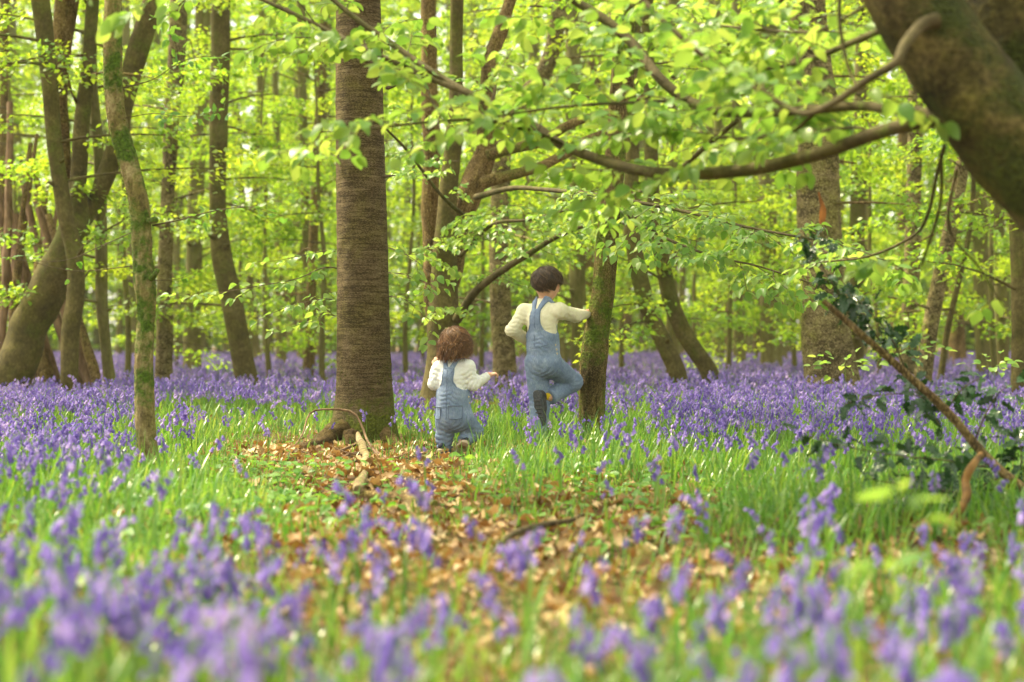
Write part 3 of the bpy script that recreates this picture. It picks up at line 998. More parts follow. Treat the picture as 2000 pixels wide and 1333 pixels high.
def crown(root, q, z0, z1, n_br, reach, size, per, bark, rbr=.02, sides=None, mat='far_leaf', parts=True):
    """branches leave the trunk path q and carry leafy layers; one 'crown' part and a 'branch' part each"""
    zs = q[:, 2]
    mb = MB()
    C, D, Lc, Wc = [], [], [], []
    for k in range(n_br):
        z = z0 + (z1 - z0) * ((k + rng.random()) / n_br)
        i = int(np.clip(np.searchsorted(zs, z), 1, len(q) - 1))
        b = q[i, :3].copy(); b[2] = z
        a = rng.uniform(0, 6.283) if sides is None else sides[int(rng.integers(len(sides)))] + rng.normal(0, .5)
        d = A(math.cos(a), math.sin(a), rng.uniform(-.05, .4))
        L = reach * rng.uniform(.5, 1.1)
        pts = [b]; dd = unit(d)
        for t in range(4):
            dd = unit(dd + A(rng.normal(0, .15), rng.normal(0, .15), -.06))
            pts.append(pts[-1] + dd * L / 4)
        pts = np.array(pts)
        if parts:
            m2 = MB(); add_tube(m2, pts, np.linspace(rbr, rbr * .25, 5), 5, cap=False); m2.build('branch', bark, root)
        for t in (2, 3, 4) if L > 1.2 else (2, 4):
            sv = unit(np.cross(dd, A(0, 0, 1)))
            off = sv * rng.normal(0, .28) * L * .5
            C.append(pts[t] + off + A(0, 0, rng.normal(0, .08))); D.append(unit(dd + sv * rng.normal(0, .5)))
            Lc.append(rng.uniform(.6, 1.25) * max(.6, L * .45)); Wc.append(rng.uniform(.5, .9) * max(.5, L * .35))
    clusters(mb, np.array(C), np.array(D), np.array(Lc), np.array(Wc), per, size)
    tag(mb.build('crown', M[mat], root), kind='stuff')

def tree(name, label, rows, Y, bark, top=None, seg=12, n=40, bump=.05, seed=0, group=None, flare=1.35, cat='tree', rfun=None):
    top = top if top is not None else CAMZ + .21 * Y + 2.2
    c, r = trunk_rows(rows, Y, top, flare)
    q = catmull(np.hstack([c, r[:, None]]), n)
    root = empty(name, (c[1][0], c[1][1], 0.0), label, cat, group)
    mb = MB()
    add_tube(mb, q[:, :3], q[:, 3], seg, bump=bump, seed=seed, rfun=rfun)
    mb.build('trunk', bark, root)
    return root, q

def moss_tufts(root, q, n, seed, zmax, thr, bias, size=.011):
    """tiny moss leaves standing on the bark: fuzzy outline"""
    r = np.random.default_rng(seed)
    t = r.uniform(0, len(q) - 1.01, n); i = t.astype(int); fr = (t - i)[:, None]
    c = q[i, :3] * (1 - fr) + q[i + 1, :3] * fr
    rad = q[i, 3] * (1 - fr[:, 0]) + q[i + 1, 3] * fr[:, 0]
    th = r.uniform(0, 6.283, n)
    nrm = np.stack([np.cos(th), np.sin(th), np.zeros(n)], -1)
    m = np.sin(c[:, 2] * 5.3 + 2 * np.sin(th + seed)) * np.cos(th * 2 + c[:, 2] * 3.1) + .5 * np.sin(c[:, 2] * 17 + th * 3) + bias(c, th)
    k = (m > thr) & (c[:, 2] < zmax) & (c[:, 2] > 0)
    p = c[k] + nrm[k] * (rad[k] * .99)[:, None]
    nn = len(p)
    d = unit(nrm[k] + r.normal(0, .5, (nn, 3)) + A(0, 0, .2))
    mb = MB()
    scatter(mb, QUADLEAF, p, frames(d, r.normal(0, 1, (nn, 3))), size * r.uniform(.6, 1.6, nn))
    tag(mb.build('moss', M['moss'], root), kind='stuff')

# ---- the big trunk beside the toddler
def flare1(th, i, p):
    z = max(p[2], 0)
    e = math.exp(-z / .13)
    lob = (1.0 * np.exp(-((np.angle(np.exp(1j * (th - 3.5)))) / .5) ** 2) + .55 * np.exp(-((np.angle(np.exp(1j * (th - 4.7)))) / .35) ** 2)
           + .55 * np.exp(-((np.angle(np.exp(1j * (th - 5.8)))) / .45) ** 2) + .5 * np.exp(-((np.angle(np.exp(1j * (th - 1.2)))) / .5) ** 2))
    rough = .012 * np.sin(th * 9 + p[2] * 6) * np.sin(p[2] * 41 + th * 2) + .010 * np.sin(p[2] * 63 + 3 * np.sin(th * 3 + p[2] * 9)) + .006 * np.sin(th * 23 + p[2] * 31)
    knot = .10 * math.exp(-((p[2] - 2.02) / .05) ** 2) * np.exp(-((np.angle(np.exp(1j * (th - 4.4)))) / .22) ** 2)
    ring = .05 * math.exp(-((p[2] - 2.93) / .05) ** 2) * (1 + .6 * np.sin(th * 7))
    return 1 + .75 * e * lob + rough + knot + ring
big, qb = tree('conifer_tree', 'thick straight brown trunk with moss and root flare beside the toddler',
               [(712, 868, 122), (713, 830, 116), (712, 780, 110), (710, 700, 105), (708, 550, 101), (706, 400, 98), (703, 250, 94), (701, 100, 90), (699, -40, 86)],
               12.35, M['bark_spruce'], top=8, seg=72, n=150, bump=.012, seed=3, rfun=flare1)
for k_, (rows) in enumerate([
        [(668, 838, 42, 12.15), (632, 862, 36, 11.9), (590, 879, 22, 11.5), (540, 886, 16, 11.25), (485, 893, 10, 11.0)],
        [(690, 850, 34, 12.0), (672, 876, 24, 11.8), (655, 892, 10, 11.3)],
        [(752, 850, 30, 12.1), (772, 866, 20, 11.95), (795, 880, 8, 11.6)]]):
    c, r = px_path(rows, 12)
    q = catmull(np.hstack([c, r[:, None]]), 36)
    mb = MB(); add_tube(mb, q[:, :3], q[:, 3], 20, bump=.14, seed=k_, rfun=lambda th, i, p: 1 + .07 * np.sin(th * 5 + i * .9) + .06 * np.sin(th * 9 - i * 1.7))
    mb.build('root', M['bark_spruce_root'], big)
moss_tufts(big, qb[1:60], 9000, 4, .62, .55, lambda c, th: 1.1 * np.cos(th + .75) - 2.0 * c[:, 2] + .5)
crown(big, qb, 4.2, 7.6, 14, 1.7, .09, 45, M['twig'], .02)
for (x, y, dx, dy) in ((748, 345, 24, -2), (655, 306, -6, 3), (757, 172, 22, -6), (664, 70, -16, 4), (700, 66, 2, 12)):
    limb(big, 'branch_stub', [(x, y, 9, 12.25), (x + dx * .5, y + dy * .5, 5, 12.15), (x + dx, y + dy, 2, 12.1)], 12.2, M['twig'], 5, 5)

# ---- the leaning tree the boy holds
boyt, q_ = tree('oak_tree', 'slender fissured moss-streaked tree that the older child leans on',
                [(1153, 872, 58), (1154, 830, 51), (1156, 760, 52), (1161, 700, 54), (1168, 640, 48), (1176, 590, 46), (1185, 500, 43), (1193, 400, 40), (1200, 330, 38),
                 (1208, 240, 40), (1219, 110, 43), (1226, 0, 42), (1232, -60, 41)], 11.95, M['bark_oak'], top=7, seg=40, n=130, bump=.05, seed=5,
                rfun=lambda th, i, p: 1 + .035 * np.sin(th * 11 + 2 * np.sin(p[2] * 7)) + .03 * np.sin(th * 17 + p[2] * 5) + .02 * np.sin(p[2] * 30 + th * 3))
moss_tufts(boyt, q_, 16000, 9, 3.2, .75, lambda c, th: .3 * np.cos(th) - .2 * (c[:, 2] - 1), .009)
crown(boyt, q_, 3.6, 6.8, 12, 1.6, .08, 45, M['twig'], .018)

# ---- the crooked mossy tree on the left
moss, q_ = tree('hawthorn_tree', 'crooked slim tree with thick green moss standing among bluebells on the left',
                [(294, 934, 50), (291, 900, 42), (286, 850, 40), (281, 780, 38), (280, 700, 35), (285, 620, 33), (283, 560, 40), (279, 500, 38), (273, 410, 39), (262, 360, 38), (250, 315, 38),
                 (232, 255, 36), (222, 190, 35), (220, 120, 35), (221, 0, 33), (221, -60, 32)], 9.3, M['bark_mossy'], top=5.5, seg=32, n=140, bump=.06, seed=8,
                rfun=lambda th, i, p: 1 + .05 * np.sin(th * 5 + p[2] * 19) * np.sin(p[2] * 33) + .035 * np.sin(th * 9 - p[2] * 27))
moss_tufts(moss, q_, 16000, 6, 3.0, .45, lambda c, th: .75 * np.sin((c[:, 2] - 1.0) * 1.6), .007)
lv = Leaves(); tw = MB()
for rows, Ys, r0 in (([(298, 441), (350, 430), (420, 412), (490, 405), (560, 425)], (9.3, 8.9), .005), ([(240, 172), (300, 155), (360, 118), (430, 112), (500, 130)], (9.3, 9.0), .004),
                     ([(240, 232), (300, 222), (360, 228), (440, 214)], (9.3, 9.1), .003), ([(350, 118), (340, 80), (305, 40)], (9.1, 9.0), .002),
                     ([(296, 548), (350, 545), (400, 520)], (9.25, 9.1), .0025), ([(262, 452), (200, 480), (120, 510), (20, 505)], (9.3, 9.0), .003), ([(260, 520), (150, 530), (60, 512), (-20, 500)], (9.3, 9.1), .003)):
    pts = np.array([P(x, y, Ys[0] + (Ys[1] - Ys[0]) * i / (len(rows) - 1)) for i, (x, y) in enumerate(rows)])
    q = catmull(pts, 18)
    m2 = MB(); add_tube(m2, q, np.linspace(r0, .0012, 18), 5, cap=False); m2.build('branch', M['twig'], moss)
    bare = rows[0][0] in (262, 260, 296)
    for i in range(5, 18, 1):
        if bare and rng.random() < .85: continue
        for s_ in (-1, 1):
            if rng.random() < .25: continue
            d = unit(A(rng.normal(0, .5), s_ * rng.uniform(.3, 1), rng.normal(-.05, .3)))
            p = q[i] + d * rng.uniform(.01, .08)
            for _ in range(2):
                lv.add(p, unit(d + rng.normal(0, .5, 3)), jitter_normal(.5), rng.uniform(.035, .062))
lv.build(moss, THORN, TM, M['thorn_leaf'], 300)
limb(moss, 'branch_stub', [(292, 432, 14, 9.25), (303, 430, 13, 9.2), (309, 434, 6, 9.2)], 9.2, M['bark_mossy'], 8, 6)
limb(moss, 'branch_stub', [(295, 545, 12, 9.25), (305, 534, 11, 9.2), (309, 526, 8, 9.2)], 9.2, M['bark_mossy'], 8, 6)
crown(moss, q_, 3.6, 5.3, 8, 1.1, .07, 40, M['twig'], .012)

# ---- near beech on the right: leaning trunk, second stem, boughs over the clearing
beech = empty('beech_tree', tuple(P(2300, 1100, 5.75) * A(1, 1, 0)), 'big leaning beech trunk in the upper right corner with boughs over the clearing', 'tree')
def add_limb3(rows, Y, mat, seg, n, nm, bump=.06, seed=1, rf=None):
    rows = [w if len(w) < 4 else (w[0], w[1], w[2], w[3] + .55 + .55 * min(1, max(0, (1850 - w[0]) / 500))) for w in rows]
    c, r = px_path(rows, Y)
    q = catmull(np.hstack([c, r[:, None]]), n)
    mb = MB(); add_tube(mb, q[:, :3], q[:, 3], seg, bump=bump, seed=seed, rfun=rf); mb.build(nm, mat, beech)
    return q
rfb = lambda th, i, p: 1 + .04 * np.sin(th * 3 + p[2] * 9) * np.sin(p[2] * 13) + .02 * np.sin(th * 7 - p[2] * 23)
add_limb3([(2300, 1120, 330), (2290, 950, 285), (2265, 720, 260), (2190, 510, 245), (2085, 388, 218), (1972, 276, 198), (1892, 172, 184), (1832, 85, 172), (1776, 0, 162), (1718, -120, 150), (1665, -300, 135), (1600, -520, 110)],
          5.75, M['bark_near'], 40, 120, 'trunk', .04, 2, rfb)
add_limb3([(2190, 520, 190), (2085, 345, 190), (1995, 150, 175), (1965, 0, 170), (1945, -120, 160), (1930, -420, 130)], 6.0, M['bark_near'], 32, 70, 'stem', .05, 6, rfb)
BO = [  # rows (x, y, w, Y), spray step, spray length, start fraction
    ([(1850, 232, 34, 5.2), (1790, 240, 30, 5.2), (1700, 265, 29, 5.3), (1600, 300, 27, 5.4), (1450, 332, 26, 5.6), (1300, 340, 24, 5.8), (1200, 322, 22, 6.0), (1100, 285, 20, 6.2), (1050, 250, 18, 6.3),
      (960, 205, 16, 6.5), (900, 175, 15, 6.6), (820, 125, 13, 6.8), (760, 82, 12, 6.9), (700, 40, 11, 7.0), (640, -10, 9, 7.1), (600, -50, 7, 7.2)], .15, .46, .33),
    ([(905, 178, 11, 6.6), (850, 158, 11, 6.65), (740, 108, 10, 6.8), (660, 70, 10, 7.0), (600, 40, 9, 7.1), (540, 12, 8, 7.2), (470, -20, 6, 7.3)], .10, .45, .1),
    ([(1860, 226, 26, 5.3), (1800, 222, 24, 5.35), (1740, 215, 21, 5.4), (1680, 208, 20, 5.5), (1590, 214, 19, 5.6), (1490, 220, 20, 5.8), (1400, 217, 21, 5.95), (1340, 195, 21, 6.05), (1285, 150, 21, 6.15),
      (1240, 90, 20, 6.3), (1190, 45, 19, 6.4), (1120, 0, 18, 6.5), (1060, -40, 16, 6.6)], .12, .55, .18),
    ([(1830, 40, 34, 5.0), (1800, 50, 27, 4.95), (1765, 90, 21, 4.85), (1750, 122, 19, 4.8), (1690, 160, 17, 4.8), (1630, 200, 15, 4.8), (1575, 222, 13, 4.8), (1530, 206, 12, 4.85), (1480, 175, 11, 4.9),
      (1400, 130, 10, 5.0), (1340, 82, 10, 5.1), (1285, 30, 9, 5.2), (1240, -20, 8, 5.3)], .16, .4, .42),
    ([(1720, 60, 15, 5.4), (1660, 85, 13, 5.7), (1600, 110, 11, 6.0), (1540, 128, 8, 6.3), (1450, 140, 6, 6.6), (1370, 150, 5, 6.9)], .12, .5, .3),
    ([(1560, -30, 8, 6.3), (1500, 25, 8, 6.4), (1440, 70, 7, 6.5), (1395, 110, 6, 6.6), (1340, 125, 4, 6.7)], .12, .4, .1),
    ([(1440, 236, 10, 6.6), (1380, 285, 10, 6.8), (1310, 345, 9, 7.0), (1230, 385, 8, 7.3)], .2, .3, .2),
    ([(1845, 285, 9, 5.6), (1830, 340, 8, 5.9), (1812, 420, 7, 6.4), (1782, 462, 6, 7.0), (1700, 500, 5, 7.6), (1610, 512, 4, 8.2)], .16, .36, .74),
    ([(1640, -30, 9, 5.0), (1640, 40, 9, 5.0), (1648, 95, 8, 5.0), (1660, 140, 7, 5.0), (1678, 176, 5, 4.95)], 9, .3, .9),
    ([(1060, -40, 12, 6.6), (900, -60, 10, 6.2), (650, -48, 9, 5.8), (400, -45, 8, 5.4), (200, -50, 6, 5.0), (50, -55, 5, 4.6), (-60, -55, 4, 4.3)], .11, .36, .05),
    ([(1100, 282, 9, 6.2), (1020, 250, 8, 6.0), (930, 235, 7, 5.8), (830, 240, 6, 5.7), (740, 250, 5, 5.7), (660, 262, 3, 5.7)], .13, .36, .15),
    ([(1340, 195, 8, 6.0), (1260, 200, 7, 5.8), (1150, 205, 6, 5.7), (1050, 215, 5, 5.7), (960, 230, 4, 5.7)], .08, .42, .0),
    ([(1600, 214, 8, 5.6), (1540, 260, 7, 5.7), (1460, 270, 6, 5.8), (1370, 268, 5, 5.9), (1270, 262, 4, 6.0)], .08, .42, .0),
    ([(1700, 265, 8, 5.3), (1680, 250, 7, 5.3), (1620, 255, 6, 5.4), (1560, 268, 5, 5.5), (1500, 285, 4, 5.7)], .10, .36, .1),
    ([(1690, 12, 8, 5.2), (1600, 60, 7, 5.7), (1500, 60, 6, 6.1), (1400, 50, 5, 6.4), (1280, 40, 4, 6.6)], .11, .45, .1),
    ([(1870, 330, 8, 5.4), (1852, 420, 7, 5.6), (1865, 470, 5, 5.8), (1910, 520, 4, 6.0), (1960, 600, 3, 6.2)], 9, .3, .9),
    ([(1838, 300, 8, 5.4), (1836, 400, 7, 5.7), (1800, 520, 5, 6.1)], 9, .3, .9),
]
lv = Leaves(); tw = MB()
for k_, (rows, step, slen, t0) in enumerate(BO):
    q = add_limb3(rows, 6, M['bough'], 9, 10 * len(rows), 'branch', .05, 20 + k_)
    S = np.concatenate([[0], np.cumsum(np.linalg.norm(np.diff(q[:, :3], axis=0), axis=1))])
    s_ = S[-1] * t0
    sg = 1
    while s_ < S[-1]:
        i = min(np.searchsorted(S, s_), len(q) - 2)
        d = unit(q[i + 1, :3] - q[i, :3]); side = unit(np.cross(d, A(0, 0, 1)))
        sg = -sg if k_ else (-1 if rng.random() < .25 else 1)     # the main bough carries its sprays on the far side
        dv = unit(d * rng.uniform(.2, .9) + side * sg * rng.uniform(.4, 1) + A(0, 0, rng.normal(.22, .26)))
        spray(lv, tw, q[i, :3], dv, slen * rng.uniform(.6, 1.25), .072, True, .55, .3, .0034)
        s_ += step * 1.45 * rng.uniform(.6, 1.5)
    if t0 < .9:
        spray(lv, tw, q[-1, :3], unit(q[-1, :3] - q[-4, :3]), slen, .066, True, .5, .3, .003)
tag(tw.build('twigs', M['twig'], beech), kind='stuff')
lv.build(beech, LEAF, BM, M['beech_leaf'], 300)
print('near beech leaves', len(lv.p))

# ---- twin-stemmed tree behind the toddler, with gnarled limbs
twin, q_ = tree('beech_tree', 'dark twin-stemmed beech behind the toddler with limbs reaching right',
                [(868, 778, 95), (868, 700, 72), (866, 640, 62), (866, 560, 52), (869, 480, 46), (873, 400, 38), (882, 300, 34), (890, 200, 27), (891, 80, 25), (892, -40, 25)], 16.5, M['bark_beech'], seg=20, n=70, bump=.06, seed=12)
limb(twin, 'stem', [(862, 690, 46), (850, 600, 40), (845, 520, 36), (840, 420, 34), (843, 300, 34), (838, 150, 32), (838, -40, 30), (838, -120, 28)], 16.9, M['bark_brown'], 16, 50, .06, 13)
limb(twin, 'limb', [(880, 560, 40), (893, 470, 38), (905, 420, 46), (925, 370, 52), (948, 300, 44), (950, 230, 34), (962, 110, 32), (985, 40, 26), (1010, -30, 20)], 16.7, M['bark_brown'], 14, 50, .14, 14)
limb(twin, 'limb', [(940, 360, 26), (985, 345, 22), (1030, 335, 20), (1085, 312, 20), (1140, 278, 17), (1200, 250, 12)], 16.4, M['bark_brown'], 10, 26, .08, 15)
limb(twin, 'limb', [(950, 305, 24), (1000, 290, 22), (1060, 275, 20), (1120, 240, 18), (1180, 222, 14), (1260, 190, 9)], 16.4, M['bark_brown'], 10, 26, .08, 16)
lq = [limb(twin, 'limb', [(893, 625, 20, 16.3), (925, 575, 16, 15.8), (965, 540, 14, 15.4), (1035, 495, 12, 15), (1090, 462, 9, 14.7), (1160, 434, 7, 14.3)], 16, M['bough'], 8, 26, .05, 17),
      limb(twin, 'limb', [(930, 385, 14, 16.3), (1000, 368, 10, 15), (1080, 372, 9, 14), (1170, 382, 8, 12.8), (1330, 412, 7, 11.6), (1450, 442, 6, 10.8), (1600, 470, 4, 10.2), (1700, 490, 3, 10)], 14, M['bough'], 8, 40, .05, 18),
      limb(twin, 'limb', [(1170, 382, 6, 12.8), (1280, 455, 6, 11.6), (1390, 500, 5, 10.9), (1480, 520, 4, 10.5), (1590, 555, 3, 10.2)], 14, M['bough'], 6, 30, .05, 19),
      limb(twin, 'limb', [(905, 420, 9, 16.3), (860, 380, 7, 15.4), (800, 300, 6, 14.6), (752, 250, 4, 14.2)], 15, M['bough'], 6, 20, .05, 22),
      limb(twin, 'limb', [(900, 500, 9, 16.3), (960, 440, 8, 15.4), (1030, 430, 6, 15.0), (1110, 410, 4, 14.6)], 15, M['bough'], 6, 20, .05, 23)]
lv = Leaves(); tw = MB()
for k_, (q, t0, step, sl) in enumerate(((lq[0], .35, .2, .45), (lq[1], .45, .10, .42), (lq[2], .2, .11, .42), (lq[3], .3, .25, .45), (lq[4], .2, .2, .5))):
    S = np.concatenate([[0], np.cumsum(np.linalg.norm(np.diff(q[:, :3], axis=0), axis=1))]); s_ = S[-1] * t0; sg = 1
    while s_ < S[-1]:
        i = min(np.searchsorted(S, s_), len(q) - 2); sg = -sg
        d = unit(q[i + 1, :3] - q[i, :3]); side = unit(np.cross(d, A(0, 0, 1)))
        spray(lv, tw, q[i, :3], unit(d * rng.uniform(.3, .9) + side * sg * rng.uniform(.3, 1) + A(0, 0, rng.normal(.0, .25))), sl * rng.uniform(.6, 1.2), .068, True, .5, .3, .003)
        s_ += step * rng.uniform(.6, 1.5)
for (x, y, Y) in ((800, 520, 15.8), (840, 470, 16), (905, 470, 16), (960, 420, 15.8), (1000, 400, 15.8), (920, 600, 16), (880, 250, 16), (930, 180, 16), (1010, 200, 16), (820, 350, 16), (930, 540, 16), (1000, 440, 15.5), (905, 330, 16)):
    for _ in range(2):
        spray(lv, tw, P(x + rng.normal(0, 14), y + rng.normal(0, 10), Y), unit(A(rng.normal(0, 1), rng.normal(-.4, .6), .1)), .5, .07, True, .5, .3, .003)
tag(tw.build('twigs', M['twig'], twin), kind='stuff')
lv.build(twin, LEAF, BM, M['beech_leaf'], 300)
print('twin leaves', len(lv.p))
crown(twin, q_, 4.2, 7.0, 12, 2.0, .08, 60, M['twig'], .02)

# ---- young sapling hidden behind the big trunk, sprays either side
sap = empty('beech_sapling', tuple(P(700, 866, 12.75) * A(1, 1, 0)), 'young beech behind the big trunk, pale leafy sprays showing on both sides', 'sapling')
q = limb(sap, 'trunk', [(700, 862, 16), (702, 700, 14), (700, 560, 12), (704, 440, 9), (700, 300, 5)], 12.8, M['bough'], 8, 24)
lv = Leaves(); tw = MB()
for rows in ([(700, 540), (640, 522), (580, 545), (500, 560), (430, 572), (370, 582)], [(700, 500), (645, 490), (600, 498), (540, 510)], [(700, 610), (645, 585), (600, 590), (560, 600)], [(702, 470), (770, 488), (815, 512), (845, 545)],
             [(702, 590), (770, 580), (810, 600), (845, 640)], [(702, 530), (780, 535), (830, 552)], [(700, 640), (645, 615), (610, 628)]):
    pts = np.array([P(x, y, 12.7 - .12 * i) for i, (x, y) in enumerate(rows)])
    qq = catmull(pts, 20)
    m2 = MB(); add_tube(m2, qq, np.linspace(.006, .0015, 20), 5, cap=False); m2.build('branch', M['twig'], sap)
    sg = 1
    for i in range(4, 20, 2 if len(rows) > 4 else 3):
        sg = -sg
        d = unit(qq[min(i + 1, 19)] - qq[i - 1]); side = unit(np.cross(d, A(0, 0, 1)))
        spray(lv, tw, qq[i], unit(d + side * sg * .9 + A(0, 0, rng.normal(0, .15))), rng.uniform(.15, .32), .072, False, .45, .3, .0025)
tag(tw.build('twigs', M['twig'], sap), kind='stuff')
lv.build(sap, LEAF, BM, M['beech_leaf'], 300)

# ---- the other trees one can tell apart
CAT = [  # name, label, rows bottom-to-top, Y, bark, n_br
    ('beech_tree', 'S-curved smooth grey-olive beech in the clump at the far left', [(133, 795, 36), (134, 740, 34), (138, 650, 36), (149, 580, 36), (147, 500, 32), (127, 420, 31), (109, 300, 29), (97, 150, 32), (78, 0, 36), (70, -60, 36)], 18.5, 'bark_beech', 8),
    ('beech_tree', 'straight pale slim beech left of the crooked mossy tree', [(216, 790, 26), (213, 740, 24), (206, 680, 21), (199, 600, 24), (199, 500, 25), (195, 350, 23), (188, 250, 21), (180, 150, 20), (180, 0, 21), (180, -60, 21)], 19.5, 'bark_far', 8),
    ('birch_tree', 'pale birch trunk with dark knots right of the crooked mossy tree', [(318, 755, 40), (320, 700, 33), (323, 500, 30), (331, 300, 28), (346, 80, 36), (350, -60, 34)], 24, 'bark_birch', 9),
    ('beech_tree', 'grey upright trunk just right of the knotted birch', [(375, 735, 38), (377, 600, 32), (379, 480, 31), (386, 300, 30), (394, 50, 29), (396, -60, 29)], 31, 'bark_far', 9),
    ('beech_tree', 'beech trunk bowed leftward with a wide sweeping base, left of centre', [(486, 762, 54), (477, 720, 44), (456, 600, 42), (434, 500, 40), (425, 400, 32), (428, 250, 36), (432, 0, 38), (434, -60, 38)], 23, 'bark_beech', 9),
    ('beech_tree', 'thin dark trunk right of the bowed beech', [(486, 730, 16), (488, 600, 14), (492, 450, 14), (504, 300, 13), (510, 80, 13), (512, -60, 12)], 36, 'bark_far', 8),
    ('beech_tree', 'slim grey trunk left of the rusty one behind the leaf sprays', [(600, 735, 20), (600, 600, 18), (598, 450, 17), (594, 300, 17), (588, 60, 17), (586, -60, 16)], 30, 'bark_far', 9),
    ('birch_tree', 'slim rusty-brown trunk close left of the big trunk', [(606, 738, 24), (607, 600, 20), (613, 450, 19), (622, 250, 19), (634, 60, 18), (640, -60, 18)], 29, 'bark_brown', 9),
    ('birch_tree', 'grey upright trunk behind the older child, right of the twin-stemmed beech', [(985, 750, 52), (984, 690, 44), (977, 560, 40), (976, 400, 38), (990, 250, 36), (1062, 140, 32), (1090, 40, 32), (1100, -60, 30)], 23, 'bark_birch', 10),
    ('beech_tree', 'broad trunk just left of the tree the older child holds', [(1138, 742, 44), (1134, 650, 36), (1128, 560, 33), (1130, 450, 32), (1124, 300, 32), (1118, 100, 30), (1115, -60, 30)], 27, 'bark_far', 9),
    ('birch_tree', 'bent trunk leaning left, first right of the held tree', [(1330, 778, 38), (1322, 730, 36), (1300, 680, 35), (1266, 600, 34), (1242, 500, 33), (1232, 400, 30), (1236, 250, 28), (1240, -60, 26)], 20.5, 'bark_beech', 9),
    ('birch_tree', 'bent trunk leaning left with curved foot, second right of the held tree', [(1392, 760, 40), (1382, 722, 36), (1342, 662, 33), (1310, 590, 31), (1290, 490, 29), (1276, 380, 27), (1268, 200, 25), (1262, -60, 23)], 21, 'bark_beech', 9),
    ('beech_tree', 'dark upright trunk behind the two bent trunks', [(1312, 730, 28), (1312, 600, 26), (1310, 450, 25), (1312, 280, 24), (1316, -60, 23)], 33, 'bark_far', 9),
    ('beech_tree', 'slim straight trunk left of the broad hazy one in right background', [(1444, 720, 26), (1443, 560, 24), (1440, 380, 22), (1438, 100, 20), (1438, -60, 19)], 42, 'bark_far', 9),
    ('beech_tree', 'broad hazy grey-green trunk left of the thick rotted trunk', [(1508, 722, 46), (1506, 600, 42), (1503, 400, 40), (1498, 150, 38), (1494, -60, 36)], 36, 'bark_far', 10),
    ('beech_tree', 'dark trunk close behind the thick rotted trunk', [(1672, 735, 34), (1674, 560, 31), (1676, 400, 30), (1682, 200, 28), (1690, -60, 26)], 28, 'bark_beech', 10),
    ('birch_tree', 'speckled upright birch behind the holly leaves', [(1772, 748, 36), (1775, 640, 32), (1782, 480, 31), (1786, 320, 30), (1788, 100, 28), (1790, -60, 27)], 24, 'bark_birch', 9),
    ('birch_tree', 'brown birch leaning right under the big bough', [(1800, 762, 40), (1815, 650, 33), (1832, 560, 30), (1848, 490, 28), (1876, 350, 27), (1890, 250, 25), (1905, 100, 22)], 21, 'bark_birch', 9),
    ('beech_tree', 'thin dark stem leaning right beside the brown leaning birch', [(1835, 755, 14), (1850, 650, 12), (1875, 540, 11), (1895, 440, 10), (1905, 300, 9)], 22, 'bark_beech', 5),
    ('beech_tree', 'upright grey trunk right of the leaning birch', [(1922, 738, 34), (1918, 600, 30), (1914, 450, 29), (1912, 250, 27), (1910, -60, 25)], 28, 'bark_far', 9),
    ('beech_tree', 'straight slim trunk second from the right edge', [(1958, 735, 28), (1955, 600, 25), (1950, 400, 24), (1946, -60, 22)], 31, 'bark_far', 9),
    ('beech_tree', 'dark trunk at the right edge below the big leaning trunk', [(1998, 790, 44), (1994, 690, 36), (1992, 560, 34), (1985, 430, 32), (1975, 250, 28), (1965, -60, 26)], 17.5, 'bark_beech', 8),
]
for k_, (nm, lab, rows, Y, bk, nb) in enumerate(CAT):
    r_, q_ = tree(nm, lab, rows, Y, M[bk], None, 16, 60, .07, 100 + k_, flare=1.3)
    crown(r_, q_, max(1.0, .035 * Y), CAMZ + .21 * Y + 2.0, int(nb * 1.6), 1.5 + .02 * Y, .072 + max(0, Y - 22) * .0015, 85, M[bk], .02)
    for j in range(3):
        i = int(rng.integers(6, 40)); a = rng.uniform(3.2, 6.2)
        b = q_[i]; d = A(math.cos(a), math.sin(a), .3)
        m2 = MB(); add_tube(m2, np.array([b[:3] + d * b[3] * .6, b[:3] + d * b[3] * 1.25, b[:3] + d * b[3] * 1.7]), np.array([.35, .28, .12]) * b[3], 6); m2.build('branch_stub', M[bk], r_)
# thick rotted trunk on the right with an orange streak
thick, q_ = tree('oak_tree', 'thick flaky dark trunk with an orange rotten streak on the right', [(1632, 765, 125), (1625, 700, 105), (1612, 600, 95), (1604, 450, 84), (1600, 300, 82), (1590, 150, 80), (1578, 0, 76), (1570, -60, 74)], 20, M['bark_birch'],
                 None, 24, 80, .09, 140)
m2 = MB(); c, r = px_path([(1612, 470, 6), (1606, 440, 15), (1607, 405, 17), (1600, 380, 9), (1601, 360, 4)], 19.8)
add_tube(m2, catmull(c, 14), np.interp(np.linspace(0, 1, 14), np.linspace(0, 1, 5), r), 8); m2.build('rotten_streak', M['rot'], thick)
m2 = MB(); c, r = px_path([(1610, 320, 4), (1588, 96, 20), (1586, 80, 22), (1584, 62, 10)][1:], 19.75)
add_tube(m2, catmull(c, 10), np.interp(np.linspace(0, 1, 10), np.linspace(0, 1, 3), r), 8); m2.build('rotten_streak', M['rot'], thick)
crown(thick, q_, 1.6, 7, 12, 1.8, .072, 85, M['bark_brown'], .02)

